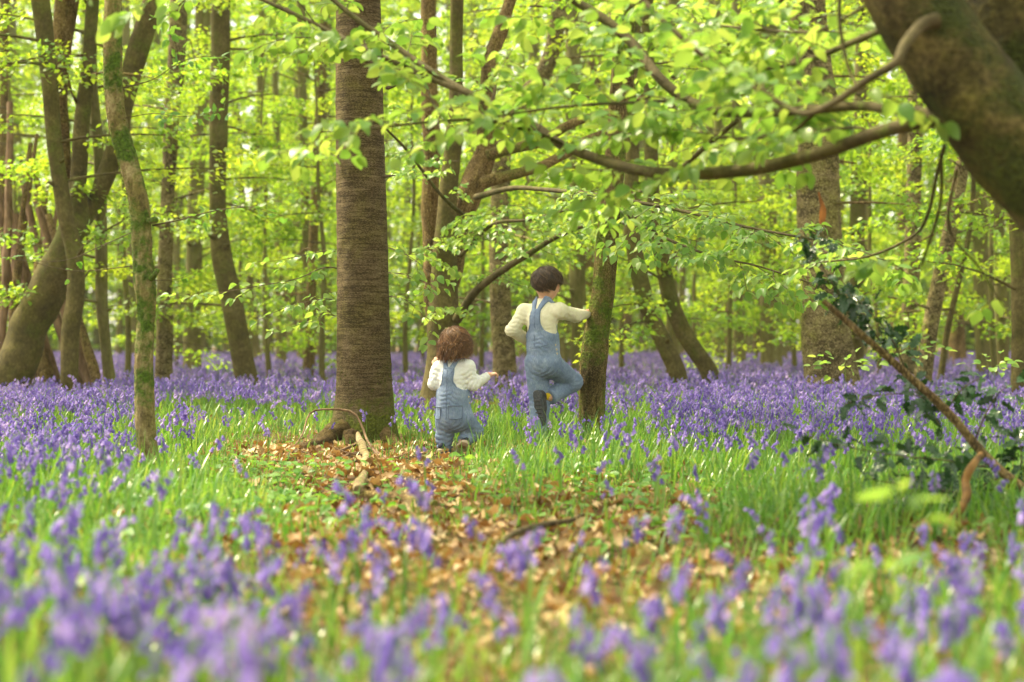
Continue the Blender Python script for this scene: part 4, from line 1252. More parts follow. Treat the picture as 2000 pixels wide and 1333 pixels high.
# leaning multi-stemmed tree at the far left
lean, q_ = tree('beech_tree', 'thick leaning mossy trunk at the left edge dividing into dark stems', [(4, 800, 90), (22, 740, 84), (55, 650, 76), (95, 560, 72), (128, 490, 68), (148, 445, 60), (152, 400, 40)], 19, M['bark_beech'], 2.6, 22, 50, .07, 150)
limb(lean, 'stem', [(140, 460, 44), (146, 420, 40), (152, 350, 33), (160, 250, 32), (170, 150, 28), (178, 60, 26), (185, -60, 24)], 19.2, M['bark_beech'], 14, 40, .06, 151)
limb(lean, 'stem', [(135, 480, 40), (128, 400, 26), (126, 300, 24), (118, 200, 28), (120, 100, 36), (130, 0, 48), (140, -80, 46)], 19.4, M['bark_brown'], 14, 40, .06, 152)
limb(lean, 'stem', [(140, 465, 36), (175, 412, 30), (198, 370, 34), (222, 300, 38), (245, 190, 40), (268, 100, 42), (296, 20, 40), (320, -70, 38)], 19.1, M['bark_beech'], 14, 40, .07, 153)
crown(lean, np.vstack([q_[:40], np.hstack([P(150, 200, 19.2), .1])[None], np.hstack([P(170, -60, 19.2), .1])[None]]), 3.2, 6.2, 10, 2.0, .072, 70, M['bark_brown'], .02)

# ---- far trees, one thing each; labels name the gap they stand in
LAND = [(-80, 'the left edge'), (140, 'the left beech clump'), (285, 'the crooked mossy tree'), (430, 'the bowed beech'), (708, 'the big trunk'), (866, 'the twin-stemmed beech'), (1068, 'the older child'),
        (1180, 'the held tree'), (1330, 'the bent trunks'), (1506, 'the broad hazy trunk'), (1605, 'the thick rotted trunk'), (1780, 'the speckled birch'), (1915, 'the grey trunk'), (2080, 'the right edge')]
far = []
k_ = 0
while len(far) < 84:
    Y = rng.uniform(27, 92) if k_ % 3 else rng.uniform(40, 92)
    k_ += 1
    X = rng.uniform(-1, 1) * (.303 * Y + 1.5)
    px = 1000 + X / Y * F
    if any(abs(px - f[0]) < 12 and abs(Y - f[2]) < 18 for f in far): continue
    if Y < 38 and any(abs(px - sum(r[0] for r in c[2][:3]) / 3) < 30 for c in CAT): continue
    far.append((px, X, Y))
far.sort()
gap = {}
for px, X, Y in far:
    g = max(i for i, l in enumerate(LAND[:-1]) if px >= l[0] or i == 0)
    gap.setdefault(g, []).append((px, X, Y))
for g, lst in gap.items():
    for j, (px, X, Y) in enumerate(lst):
        dia = rng.uniform(.20, .46)
        lx = rng.normal(0, .03)
        H = CAMZ + .21 * Y + 3
        zz = np.linspace(-.1, H, 7)
        c = np.stack([X + lx * zz + rng.normal(0, .05, 7).cumsum() * .5, np.full(7, Y), zz], -1)
        r = np.linspace(1, .6, 7) * dia / 2; r[0] *= 1.35
        q_ = catmull(np.hstack([c, r[:, None]]), 22)
        wl = 'slim far beech, %s between %s and %s' % (ORD[j], LAND[g][1], LAND[g + 1][1])
        root = empty('beech_tree', (X, Y, 0), wl, 'tree', 'far trees of the wood')
        mb = MB(); add_tube(mb, q_[:, :3], q_[:, 3], 9, bump=.06, seed=int(Y * 10)); mb.build('trunk', M['bark_far'] if rng.random() < .75 else M['bark_brown'], root)
        crown(root, q_, 1.0 + .028 * Y, H - .5, int(12 + .17 * Y), 1.7 + .018 * Y, .085 + (Y - 27) * .0021, 46, M['bark_far'], .025, parts=Y < 50)

# low leafy saplings between the trunks
SAPL = [(60, 26), (250, 24), (350, 38), (460, 33), (540, 27), (640, 24), (690, 36), (790, 28), (830, 40), (935, 30), (1030, 27), (1100, 38), (1215, 30), (1290, 26), (1360, 36), (1420, 28), (1480, 44), (1550, 30), (1640, 38), (1720, 26), (1850, 34), (1940, 24)]
for px, Y in SAPL:
    X = (px - 1000) / F * Y
    g = max(i for i, l in enumerate(LAND[:-1]) if px >= l[0] or i == 0)
    H = CAMZ + .17 * Y
    zz = np.linspace(-.1, H, 6)
    c = np.stack([X + rng.normal(0, .06, 6).cumsum(), np.full(6, float(Y)), zz], -1)
    q_ = catmull(np.hstack([c, np.linspace(.05, .012, 6)[:, None]]), 18)
    k2 = sum(1 for p2, _ in SAPL if p2 < px and p2 >= LAND[g][0])
    root = empty('beech_sapling', (X, Y, 0), 'low leafy sapling, %s between %s and %s' % (ORD[k2], LAND[g][1], LAND[g + 1][1]), 'sapling', 'leafy saplings under the trees')
    mb = MB(); add_tube(mb, q_[:, :3], q_[:, 3], 7); mb.build('trunk', M['bark_far'], root)
    crown(root, q_, .7, H, int(8 + .24 * Y), 1.3 + .02 * Y, .075 + (Y - 22) * .0016, 75, M['twig'], .012)

# the far wood that closes the view: one mass
mb = MB()
n = 60000
x = rng.uniform(-48, 48, n); y = rng.uniform(94, 128, n)
z = rng.uniform(0, 1, n) ** .85 * 33 + .4
lay = np.round(z / 1.3 + np.sin(x * .6 + y) * .8) * 1.3 * .6 + z * .4
p = np.stack([x, y, np.maximum(lay, .3)], -1)
scatter(mb, QUADLEAF, p, frames(np.stack([rng.normal(0, 1, n), rng.normal(0, 1, n), rng.normal(-.3, .3, n)], -1), np.stack([rng.normal(0, .5, n), rng.normal(0, .5, n), np.ones(n)], -1)), rng.uniform(.35, .9, n), 0)
n = 26000                                        # it wraps round both flanks, out of the picture
y = np.sqrt(rng.uniform(14 ** 2, 98 ** 2, n)); sgn_ = np.where(rng.random(n) < .5, -1, 1)
x = sgn_ * (.335 * y + 3.5 + rng.uniform(0, 1, n) ** 1.3 * 16); z = .5 + rng.uniform(0, 1, n) * (6 + .16 * y)
scatter(mb, QUADLEAF, np.stack([x, y, z], -1), frames(np.stack([rng.normal(0, 1, n), rng.normal(0, 1, n), rng.normal(-.3, .3, n)], -1), np.stack([rng.normal(0, .5, n), rng.normal(0, .5, n), np.ones(n)], -1)), .12 + .005 * y * rng.uniform(.6, 1.3, n), 0)
for _ in range(90):
    Yv = rng.uniform(16, 95); X = rng.choice([-1, 1]) * (.335 * Yv + 2.5 + rng.uniform(0, 14))
    add_tube(mb, np.array([[X, Yv, -.2], [X + rng.normal(0, .3), Yv, 8], [X + rng.normal(0, .6), Yv, 18]]), np.array([.2, .16, .1]) * rng.uniform(.7, 1.3), 7, mat=1)
n = 22000                                        # its dense low understorey
x = rng.uniform(-48, 48, n); y = rng.uniform(90, 112, n); z = rng.uniform(.05, 1, n) * 8
scatter(mb, QUADLEAF, np.stack([x, y, z], -1), frames(np.stack([rng.normal(0, 1, n), rng.normal(0, 1, n), rng.normal(-.3, .3, n)], -1), np.stack([rng.normal(0, .6, n), rng.normal(-.3, .6, n), np.ones(n)], -1)), rng.uniform(.3, .7, n), 0)
for _ in range(150):
    X = rng.uniform(-46, 46); Yv = rng.uniform(93, 120)
    add_tube(mb, np.array([[X, Yv, -.2], [X + rng.normal(0, .3), Yv, 15], [X + rng.normal(0, .8), Yv, 32]]), np.array([.28, .2, .1]) * rng.uniform(.7, 1.3), 6, mat=1)
tag(mb.build('far_wood', [M['far_leaf'], M['bark_far']]), 'far-off wood closing the view, glowing yellow-green', 'wood', None, 'stuff')

# the leaf canopy high overhead, which filters the daylight
mb = MB()
n = 21000
x = rng.uniform(-46, 46, n); y = rng.uniform(-22, 96, n)
cl = np.sin(x * .55 + 1.2 * np.sin(y * .31)) * np.cos(y * .47 + np.sin(x * .37)) + .6 * np.sin(x * 1.3 - y * .9)
k_ = rng.random(n) < np.clip(.55 + .4 * cl, .06, 1)
x, y = x[k_], y[k_]; n = len(x)
z = np.maximum(11.0, CAMZ + .215 * np.maximum(y, 0) + 1.5) + rng.uniform(0, 5, n)
scatter(mb, FARLEAF, np.stack([x, y, z], -1), frames(np.stack([rng.normal(0, 1, n), rng.normal(0, 1, n), rng.normal(-.2, .3, n)], -1), np.stack([rng.normal(0, .4, n), rng.normal(0, .4, n), np.ones(n)], -1)), rng.uniform(.5, 1.0, n))
tag(mb.build('canopy', M['far_leaf']), 'leafy spring canopy high above the bluebell wood', 'canopy', None, 'stuff')
# ------------------------------------------------------------------ the two children (implicit surfaces, polygonised)
class Field:
    def __init__(s, lo, hi, h):
        s.lo, s.h = np.array(lo, float), h
        n = np.ceil((np.array(hi) - s.lo) / h).astype(int) + 1
        s.n = n
        s.d = np.full(n, .5, np.float32)
        s.ax = [s.lo[i] + h * np.arange(n[i]) for i in range(3)]
    def sl(s, lo, hi):
        a = np.clip(np.floor((np.array(lo) - s.lo) / s.h).astype(int), 0, s.n - 1)
        b = np.clip(np.ceil((np.array(hi) - s.lo) / s.h).astype(int) + 1, 1, s.n)
        b = np.maximum(b, a + 1)
        S = tuple(slice(a[i], b[i]) for i in range(3))
        g = np.meshgrid(*[s.ax[i][S[i]] for i in range(3)], indexing='ij')
        return S, g
    def put(s, S, v, k):
        d = s.d[S]
        h = np.clip(.5 + .5 * (d - v) / k, 0, 1)
        s.d[S] = d * (1 - h) + v * h - k * h * (1 - h)
    def cone(s, a, b, ra, rb, k=.02, flat=None, cap=False):
        """round cone; flat = (axis, factor) squeezes the section; cap cuts it square at b"""
        a, b = np.array(a, float), np.array(b, float)
        m = max(ra, rb) + .05
        S, (x, y, z) = s.sl(np.minimum(a, b) - m, np.maximum(a, b) + m)
        px, py, pz = x - a[0], y - a[1], z - a[2]
        ab = b - a
        if flat is not None:
            n, f = flat
            t0 = (px * ab[0] + py * ab[1] + pz * ab[2]) / (ab @ ab)
            q = (px - t0 * ab[0]) * n[0] + (py - t0 * ab[1]) * n[1] + (pz - t0 * ab[2]) * n[2]
            e = q * (1 / f - 1)
            px, py, pz = px + e * n[0], py + e * n[1], pz + e * n[2]
        tt = (px * ab[0] + py * ab[1] + pz * ab[2]) / (ab @ ab + 1e-9)
        t = np.clip(tt, 0, 1)
        v = np.sqrt((px - t * ab[0]) ** 2 + (py - t * ab[1]) ** 2 + (pz - t * ab[2]) ** 2) - (ra + (rb - ra) * t)
        if cap:
            v = np.maximum(v, (tt - 1) * np.linalg.norm(ab))
        s.put(S, v.astype(np.float32), k)
    def ell(s, c, rad, k=.01, axes=None):
        c = np.array(c, float); rad = np.array(rad, float)
        m = rad.max() + .04
        S, (x, y, z) = s.sl(c - m, c + m)
        p = np.stack([x - c[0], y - c[1], z - c[2]], -1)
        if axes is not None:
            p = p @ np.array(axes).T
        q = np.linalg.norm(p / rad, axis=-1)
        v = (q - 1) * rad.min()
        s.put(S, v.astype(np.float32), k)
    def grid(s):
        return np.meshgrid(*s.ax, indexing='ij')
    def copy(s):
        f = Field.__new__(Field); f.lo, f.h, f.n, f.ax = s.lo, s.h, s.n, s.ax; f.d = s.d.copy(); return f
    def at(s, p):
        i = np.clip(np.round((np.asarray(p) - s.lo) / s.h).astype(int), 0, s.n - 1)
        return s.d[i[..., 0], i[..., 1], i[..., 2]]
    def hit(s, p, d, far=.5):
        """first inside point along a ray"""
        t = np.arange(0, far, s.h * .5)
        q = np.asarray(p)[None] + np.asarray(d)[None] * t[:, None]
        w = np.where(s.at(q) < 0)[0]
        return q[w[0]] if len(w) else None

def nets(f):
    d, h, lo = f.d, f.h, f.lo
    ins = d < 0
    c = np.zeros(tuple(np.array(d.shape) - 1), np.int8)
    off = [(i, j, k) for i in (0, 1) for j in (0, 1) for k in (0, 1)]
    sh = d.shape
    for o in off:
        c += ins[o[0]:sh[0] - 1 + o[0], o[1]:sh[1] - 1 + o[1], o[2]:sh[2] - 1 + o[2]]
    act = (c > 0) & (c < 8)
    idx = np.argwhere(act)
    gid = np.full(act.shape, -1, np.int64)
    gid[act] = np.arange(len(idx))
    val = {o: d[idx[:, 0] + o[0], idx[:, 1] + o[1], idx[:, 2] + o[2]] for o in off}
    pos = np.zeros((len(idx), 3)); cnt = np.zeros(len(idx))
    for a in off:
        for ax in range(3):
            if a[ax] == 0:
                b = tuple(a[q] + (q == ax) for q in range(3))
                va, vb = val[a], val[b]
                m = (va < 0) != (vb < 0)
                t = np.where(m, va / np.where(va == vb, 1, va - vb), 0)
                p = np.tile(np.array(a, float), (len(idx), 1)); p[:, ax] += t
                pos += p * m[:, None]; cnt += m
    V = lo + h * (idx + pos / np.maximum(cnt, 1)[:, None])
    Fs = []
    for ax in range(3):
        o1, o2 = [q for q in range(3) if q != ax]
        s0 = [slice(None)] * 3; s1 = [slice(None)] * 3
        s0[ax] = slice(0, -1); s1[ax] = slice(1, None)
        e = ins[tuple(s0)] != ins[tuple(s1)]
        e[tuple(slice(0, 1) if q == o1 else slice(None) for q in range(3))] = False
        e[tuple(slice(0, 1) if q == o2 else slice(None) for q in range(3))] = False
        e[tuple(slice(-1, None) if q == o1 else slice(None) for q in range(3))] = False
        e[tuple(slice(-1, None) if q == o2 else slice(None) for q in range(3))] = False
        I = np.argwhere(e)
        if not len(I): continue
        u1 = np.zeros(3, int); u1[o1] = 1
        u2 = np.zeros(3, int); u2[o2] = 1
        g = lambda J: gid[J[:, 0], J[:, 1], J[:, 2]]
        q = np.stack([g(I - u1 - u2), g(I - u2), g(I), g(I - u1)], -1)
        flip = ins[tuple(I.T)]
        if ax == 1: flip = ~flip
        q[~flip] = q[~flip][:, ::-1]
        Fs.append(q)
    return V, np.concatenate(Fs)

def relax(V, Q, it=2, lam=.5):
    e = np.concatenate([Q[:, [0, 1]], Q[:, [1, 2]], Q[:, [2, 3]], Q[:, [3, 0]]])
    for _ in range(it):
        s = np.zeros_like(V); n = np.zeros(len(V))
        for a, b in ((0, 1), (1, 0)):
            for ax in range(3):
                s[:, ax] += np.bincount(e[:, a], V[e[:, b], ax], len(V))
            n += np.bincount(e[:, a], minlength=len(V))
        V = V * (1 - lam) + lam * s / np.maximum(n, 1)[:, None]
    return V

def folds(f, amp, seed, scale=1.0, along=(0, 0, 1)):
    """soft cloth folds pressed into the surface"""
    r = np.random.default_rng(seed)
    near = np.abs(f.d) < .03
    I = np.argwhere(near)
    p = f.lo + f.h * I
    v = np.zeros(len(p))
    for _ in range(5):
        k1 = unit(r.normal(0, 1, 3) + np.array(along) * 1.2) * r.uniform(55, 110) * scale
        k2 = unit(r.normal(0, 1, 3)) * r.uniform(18, 34) * scale
        m = .5 + .5 * np.sin(p @ (unit(r.normal(0, 1, 3)) * r.uniform(12, 22)) + r.uniform(0, 6))
        v += m * (1 - 2 * np.abs(np.sin(.5 * (p @ k1) + 1.3 * np.sin(p @ k2) + r.uniform(0, 6))) ** .8)
    f.d[near] += (amp * v / 2).astype(np.float32)

def creases(f, spots, amp):
    """cloth gathers around the joints: (centre, reach, axis)"""
    near = np.abs(f.d) < .025
    p = f.lo + f.h * np.argwhere(near)
    v = np.zeros(len(p))
    for q, (c, w, ax, wl) in enumerate(spots):
        e = p - np.array(c)
        ax = unit(ax)
        side = unit(np.cross(ax, A(.3, -.9, .2)))
        s_ = e @ ax + .35 * np.abs(e @ side) + .006 * np.sin(e @ side * 90 + q)
        g = np.exp(-(np.sum(e * e, 1)) / w ** 2)
        v += g * (1 - 2 * np.abs(np.sin(math.pi * s_ / wl + q)) ** .7)
    f.d[near] += (amp * v).astype(np.float32)

def hand(f, wrist, d, pn, side, L, curl, thumb=1):
    """palm, four unequal bent fingers and a thumb leaving the side of the palm. pn: palm faces this way"""
    d, pn, side = unit(d), unit(pn), unit(side)
    palm = wrist + d * L * .30
    f.cone(wrist, palm, L * .15, L * .20, .012, (pn, .62))
    f.cone(palm - d * L * .05, palm + d * L * .14, L * .20, L * .20, .012, (pn, .55))
    for q, (o, ln) in enumerate(((-.17, .40), (-.06, .46), (.06, .43), (.165, .34))):
        b = palm + d * L * .2 + side * o * L
        c1, c2 = curl * .6, curl * 1.5
        m = b + (d * math.cos(c1) + pn * math.sin(c1)) * ln * L * .5
        e = m + (d * math.cos(c2) + pn * math.sin(c2)) * ln * L * .5
        f.cone(b, m, L * .062, L * .058, .005)
        f.cone(m, e, L * .058, L * .048, .005)
    tb = wrist + d * L * .16 + side * thumb * -.17 * L
    tm = tb + (d * .75 - side * thumb * .6 + pn * .25) * L * .2
    f.cone(tb, tm, L * .085, L * .07, .008)
    f.cone(tm, tm + (d * .9 - side * thumb * .1 + pn * .4) * L * .17, L * .066, L * .055, .006)

def locks(c, rad, crown_dir, face_dir, n, seed, end_theta, fringe_theta, wave, r0, hang, spread=.0, nape=(0, 0)):
    """overlapping hair locks combed down from the crown"""
    r = np.random.default_rng(seed)
    mb = MB()
    z = unit(crown_dir); x = unit(face_dir - z * np.dot(face_dir, z)); y = np.cross(z, x)
    for i in range(n):
        ph = r.uniform(-math.pi, math.pi)
        face = math.exp(-(ph / .75) ** 2)
        back = math.exp(-((abs(ph) - math.pi) / .7) ** 2)
        tmax = (end_theta * (1 - face) * (1 + (nape[0] * back - nape[1] * (1 - back - face))) + fringe_theta * face) * r.uniform(.80, 1.08)
        t0 = r.uniform(.02, tmax * .62)
        k = 8
        pts = []
        ph2 = ph; wv = r.uniform(0, 6.28); wf = r.uniform(3, 5)
        fly = r.random() < .16
        lift = r.uniform(-.005, .007) + (r.uniform(.004, .014) if fly else 0)
        for j in range(k):
            t = t0 + (tmax - t0) * j / (k - 1)
            ph2 = ph + wave * math.sin(wv + wf * t) + spread * (t - t0)
            dv = z * math.cos(t) + (x * math.cos(ph2) + y * math.sin(ph2)) * math.sin(t)
            pts.append(c + dv * (rad + lift) + A(0, 0, 0))
        if hang:
            dn = A(0, 0, -1)
            last = pts[-1]; out = unit((last - c) * A(1, 1, 0))
            H = hang * (1 - .85 * face) * r.uniform(.15, 1.35)
            for j in range(1, 5):
                t = j / 4
                pts.append(last + dn * H * t + out * (.016 * math.sin(t * 4.5 + wv) + .012 * t) + np.cross(out, dn) * .02 * wave * 3 * math.sin(t * 5 + wv))
        pts = np.array(pts)
        kk = len(pts)
        rr = r0 * r.uniform(.5, 1.25) * (.4 if fly else 1) * np.sin(np.linspace(.45, math.pi * .97, kk)) ** .6
        add_tube(mb, pts, np.maximum(rr, .0006), 5, cap=False, rnd=r.random())
    return mb

def cloth(f, name, mat, root, O, it=2, cut=None):
    V, Q = nets(f)
    V = relax(V, Q, it)
    return MB().add(V + O, Q).build(name, mat, root)

def line_on(f, root, parent, name, pts, d, O, rad, mat):
    """a seam: thin cord lying on the surface; pts start outside and look along d"""
    q = [f.hit(p, d) for p in pts]
    q = [p for p in q if p is not None]
    if len(q) < 3: return
    q = np.array(q)
    q = catmull(q, len(q) * 2)
    for _ in range(4):
        q[1:-1] = .5 * q[1:-1] + .25 * (q[:-2] + q[2:])
    mb = MB(); add_tube(mb, q + O - np.array(d) * rad * .3, np.full(len(q), rad), 5)
    mb.build(name, mat, parent)

def uvmask(f, c, rr, ff, vw, back, front, jv, strap_b, strap_f, sw=.016):
    """region covered by the dungarees: below the waist line, a narrow back panel, a front bib and two straps"""
    x, y, z = f.grid()
    u = (x - c[0]) * rr[0] + (y - c[1]) * rr[1]
    w = (x - c[0]) * ff[0] + (y - c[1]) * ff[1]
    vB = np.array([b[0] for b in back]); hB = np.array([b[1] for b in back])
    vF = np.array([b[0] for b in front]); hF = np.array([b[1] for b in front])
    hb = np.interp(z, vB, hB); hf = np.interp(z, vF, hF)
    au = np.abs(u)
    mb_ = au - hb
    mf_ = au - hf
    topb = np.maximum(mb_, z - jv)
    ub = np.interp(z, [jv - .03, strap_b[2]], [strap_b[0], strap_b[1]])
    sb = np.maximum(np.abs(au - ub) - sw, jv - .03 - z)
    uf = np.interp(z, [jv - .02, strap_f[2]], [strap_f[0], strap_f[1]])
    sf = np.maximum(np.abs(au - uf) - sw, jv - .04 - z)
    topf = np.maximum(mf_, z - (jv - .01))
    bb = np.minimum(topb, sb); fr = np.minimum(topf, sf)
    m = np.where(w < 0, bb, fr)
    return np.minimum(m, z - vw).astype(np.float32)

def build_child(cfg):
    O = cfg['O']
    root = empty('person', tuple(O), cfg['label'], 'person')
    J = {k: np.array(v) - O for k, v in cfg['J'].items()}
    R = cfg['R']; ff, rr = cfg['f'], cfg['r']
    lo, hi, h = cfg['lo'], cfg['hi'], cfg['h']
    fl = (ff, cfg['flat'])
    def torso(f, e, k=.03):
        f.cone(J['pelvis'], J['waist'], R['pelvis'] + e, R['waist'] + e, k, fl)
        f.cone(J['waist'], J['chest'], R['waist'] + e, R['chest'] + e, k, fl)
        f.cone(J['chest'], J['neck'], R['chest'] * .93 + e, R['neck'] * 1.05 + e, k, fl)
        f.cone(J['shL'], J['shR'], R['sh'] + e, R['sh'] + e, k, fl)
    # body: one continuous skin surface
    f = Field(lo, hi, h)
    torso(f, -.014)
    f.cone(J['neck'] - A(0, 0, .03), J['head'] - A(0, 0, .04), R['neck'], R['neck'] * .92, .015)
    hd = R['head']; fd = unit(cfg['face']); sd_ = unit(np.cross(fd, A(0, 0, 1))); up = np.cross(sd_, fd)
    f.ell(J['head'], (hd * .98, hd * .86, hd * 1.05), .02, [fd, sd_, up])
    f.ell(J['head'] + fd * hd * .30 - up * hd * .62, (hd * .60, hd * .58, hd * .55), .03, [fd, sd_, up])     # jaw and cheeks
    f.ell(J['head'] + fd * hd * .98 - up * hd * .22, (hd * .17, hd * .13, hd * .17), .02, [fd, sd_, up])     # nose
    f.ell(J['head'] + fd * hd * .84 - up * hd * .62, (hd * .10, hd * .24, hd * .07), .015, [fd, sd_, up])    # mouth
    for s_ in (-1, 1):
        f.ell(J['head'] + sd_ * s_ * hd * .88 - up * hd * .12 - fd * hd * .05, (hd * .20, hd * .09, hd * .28), .008, [fd, sd_, up])   # ears
        f.ell(J['head'] + fd * hd * .86 + sd_ * s_ * hd * .34 - up * hd * .02, (hd * .10, hd * .16, hd * .10), .02, [fd, sd_, up])    # lids
    for s_ in 'LR':
        f.cone(J['sh' + s_], J['el' + s_], R['arm'][0] * .8, R['arm'][1] * .75, .02)
        f.cone(J['el' + s_], J['wr' + s_], R['arm'][1] * .75, R['wrist'], .015)
        f.cone(J['hip' + s_], J['kn' + s_], R['leg'][0] * .75, R['leg'][1] * .72, .02)
        f.cone(J['kn' + s_], J['an' + s_], R['leg'][1] * .72, R['leg'][2] * .55, .015)
        hc = cfg['hand' + s_]
        hand(f, J['wr' + s_], hc[0], hc[1], hc[2], R['hand'], hc[3], hc[4])
    body = cloth(f, 'body', M['skin'], root, O, 1)
    em = MB()
    # shirt
    f = Field(lo, hi, h)
    torso(f, .004)
    for s_ in 'LR':
        w = J['wr' + s_] - unit(J['wr' + s_] - J['el' + s_]) * .004
        f.cone(J['sh' + s_], J['el' + s_], R['arm'][0], R['arm'][1], .03)
        f.cone(J['el' + s_], w, R['arm'][1], R['cuff'], .02, None, True)
    x, y, z = f.grid()
    f.d = np.maximum(f.d, (z - (J['neck'][2] + cfg['collar']) - .25 * ((x - J['neck'][0]) * -ff[0] + (y - J['neck'][1]) * -ff[1])).astype(np.float32))
    f.d = np.maximum(f.d, (J['waist'][2] - .04 - z).astype(np.float32))
    folds(f, cfg['fold'] * .45, cfg['seed'], .9, (.5, 0, 1))
    creases(f, [(J['el' + s_], .075, J['wr' + s_] - J['sh' + s_], .026) for s_ in 'LR'] + [(J['sh' + s_] * .75 + J['el' + s_] * .25 - A(0, .02, .03), .065, A(.4 if s_ == 'L' else -.4, 0, 1), .030) for s_ in 'LR']
            + [((J['el' + s_] + J['wr' + s_]) / 2, .05, J['wr' + s_] - J['el' + s_], .022) for s_ in 'LR'] + [(J['waist'] + A(.04, -.07, .05), .07, A(.5, 0, 1), .03)], .0042)
    cloth(f, 'shirt', cfg['shirt'], root, O, 1)
    # dungarees
    t = Field(lo, hi, h)
    torso(t, .016)
    m = uvmask(t, J['chest'], rr, ff, cfg['vw'], cfg['back'], cfg['front'], cfg['jv'], cfg['strap_b'], cfg['strap_f'], cfg['sw'])
    k = .02
    hh = np.clip(.5 - .5 * (m - t.d) / k, 0, 1)
    t.d = np.maximum(t.d, m)
    t.cone(J['pelvis'] - A(0, 0, .01), J['pelvis'] + A(0, 0, .03), R['pelvis'] + .016, R['pelvis'] + .010, .02, fl)
    for s_ in 'LR':
        t.cone(J['hip' + s_], J['kn' + s_], R['leg'][0], R['leg'][1], .03)
        e = J['an' + s_]
        t.cone(J['kn' + s_], e, R['leg'][1], R['leg'][2], .02, None, True)
    folds(t, cfg['fold'] * .35, cfg['seed'] + 1, .62, (.2, 0, 1.4))
    creases(t, [(J['kn' + s_], .085, J['an' + s_] - J['hip' + s_], .032) for s_ in 'LR'] + [(J['hip' + s_] - A(0, .03, .03), .08, unit(J['kn' + s_] - J['hip' + s_]) + A(.5 if s_ == 'R' else -.5, 0, .2), .034) for s_ in 'LR']
            + [(J['an' + s_] * .75 + J['kn' + s_] * .25, .06, J['an' + s_] - J['kn' + s_], .026) for s_ in 'LR'] + [(J['waist'] - A(.02, .08, .02), .06, A(.3, 0, 1), .03)], .0050)
    dung = cloth(t, 'dungarees', M['denim'], root, O, 1)
    # rolled hems
    for s_ in 'LR':
        a, b = J['kn' + s_], J['an' + s_]
        d = unit(b - a)
        mb = MB(); ln = R['leg'][2]
        add_tube(mb, np.array([b - d * .030, b - d * .029, b - d * .002, b + d * .001]) + O, np.array([ln * .96, ln * 1.07, ln * 1.09, ln * .9]), 20, bump=.02)
        mb.build('hem', M['denim'], dung)
    c = J['chest']
    def uv(u, v): return A(c[0], c[1], 0) + rr * u - ff * .4 + A(0, 0, v)
    for pts in cfg['seams']:
        line_on(t, root, dung, 'seam', catmull(np.array([uv(*p) for p in pts]), 24), ff, O, .0022, M['denim_seam'])
    for (u0, u1, v0, v1) in cfg['pockets']:
        nu, nv = 8, 8
        mb = MB(); V = []
        for i in range(nu + 1):
            for j in range(nv + 1):
                uu, vv = u0 + (u1 - u0) * i / nu, v0 + (v1 - v0) * j / nv
                if j == 0: vv += .25 * abs(i / nu - .5) * abs(v1 - v0) * .6
                p = t.hit(uv(uu, vv), ff)
                V.append(p if p is not None else A(np.nan, 0, 0))
        V = np.array(V)
        if np.isnan(V).any(): V = np.where(np.isnan(V), np.nanmean(V, 0), V)
        Qp = np.array([[i * (nv + 1) + j, (i + 1) * (nv + 1) + j, (i + 1) * (nv + 1) + j + 1, i * (nv + 1) + j + 1] for i in range(nu) for j in range(nv)])
        V = relax(V, Qp, 1, .3)
        n0 = len(V)
        top = V - ff * .006
        bot = V + ff * .006
        rim = [i * (nv + 1) for i in range(nu + 1)] + [nu * (nv + 1) + j for j in range(1, nv + 1)] + [i * (nv + 1) + nv for i in range(nu - 1, -1, -1)] + [j for j in range(nv - 1, 0, -1)]
        side = np.array([[rim[i], rim[(i + 1) % len(rim)], n0 + rim[(i + 1) % len(rim)], n0 + rim[i]] for i in range(len(rim))])
        mb.add(np.vstack([top, bot]) + O, np.vstack([Qp, side]))
        pk = mb.build('pocket', M['denim'], dung)
        e = np.array([V[i] - ff * .006 for i in rim + rim[:1]])
        mb = MB(); add_tube(mb, e + O, np.full(len(e), .0026), 5); mb.build('pocket_seam', M['denim_seam'], dung)
    for p in cfg['buttons']:
        q = t.hit(np.array(p) - O + A(0, -.4, 0), A(0, 1, 0), .8)
        if q is not None:
            mb = MB(); add_tube(mb, np.array([q + A(0, .003, 0), q - A(0, .002, 0), q - A(0, .003, 0)]) + O, np.array([.008, .008, .006]), 10); mb.build('button', M['metal'], dung)
    # hair: a cap under combed locks
    f = Field(J['head'] - .17, J['head'] + .17, .005)
    hc = J['head'] + np.array(cfg['hair_off'])
    f.ell(hc, cfg['hair_cap'], .01, [fd, sd_, up])
    if cfg['hang']:
        f.ell(hc - A(0, 0, .045) - fd * .012, np.array(cfg['hair_cap']) * A(.92, 1.0, .85), .04, [fd, sd_, up])
    x, y, z = f.grid()
    a = (x - J['head'][0]) * fd[0] + (y - J['head'][1]) * fd[1] + (z - J['head'][2]) * fd[2]
    b = (x - J['head'][0]) * up[0] + (y - J['head'][1]) * up[1] + (z - J['head'][2]) * up[2]
    facecut = np.minimum(a - cfg['face_cut'][0], -(b - cfg['face_cut'][1]))
    f.d = np.maximum(f.d, facecut.astype(np.float32))
    f.d = np.maximum(f.d, (-(b - cfg['hair_low'])).astype(np.float32))
    hair = cloth(f, 'hair', cfg['hair'], root, O, 2)
    mb = locks(hc + O, np.mean(cfg['hair_cap']) * .985, unit(up * 1.0 - fd * .35), fd, cfg['n_locks'], cfg['seed'], cfg['th'][0], cfg['th'][1], cfg['wave'], cfg['lock_r'], cfg['hang'], cfg['spread'], cfg.get('nape', (0, 0)))
    tag(mb.build('lock', cfg['hair'], hair), kind='stuff')
    return root, J, t, O

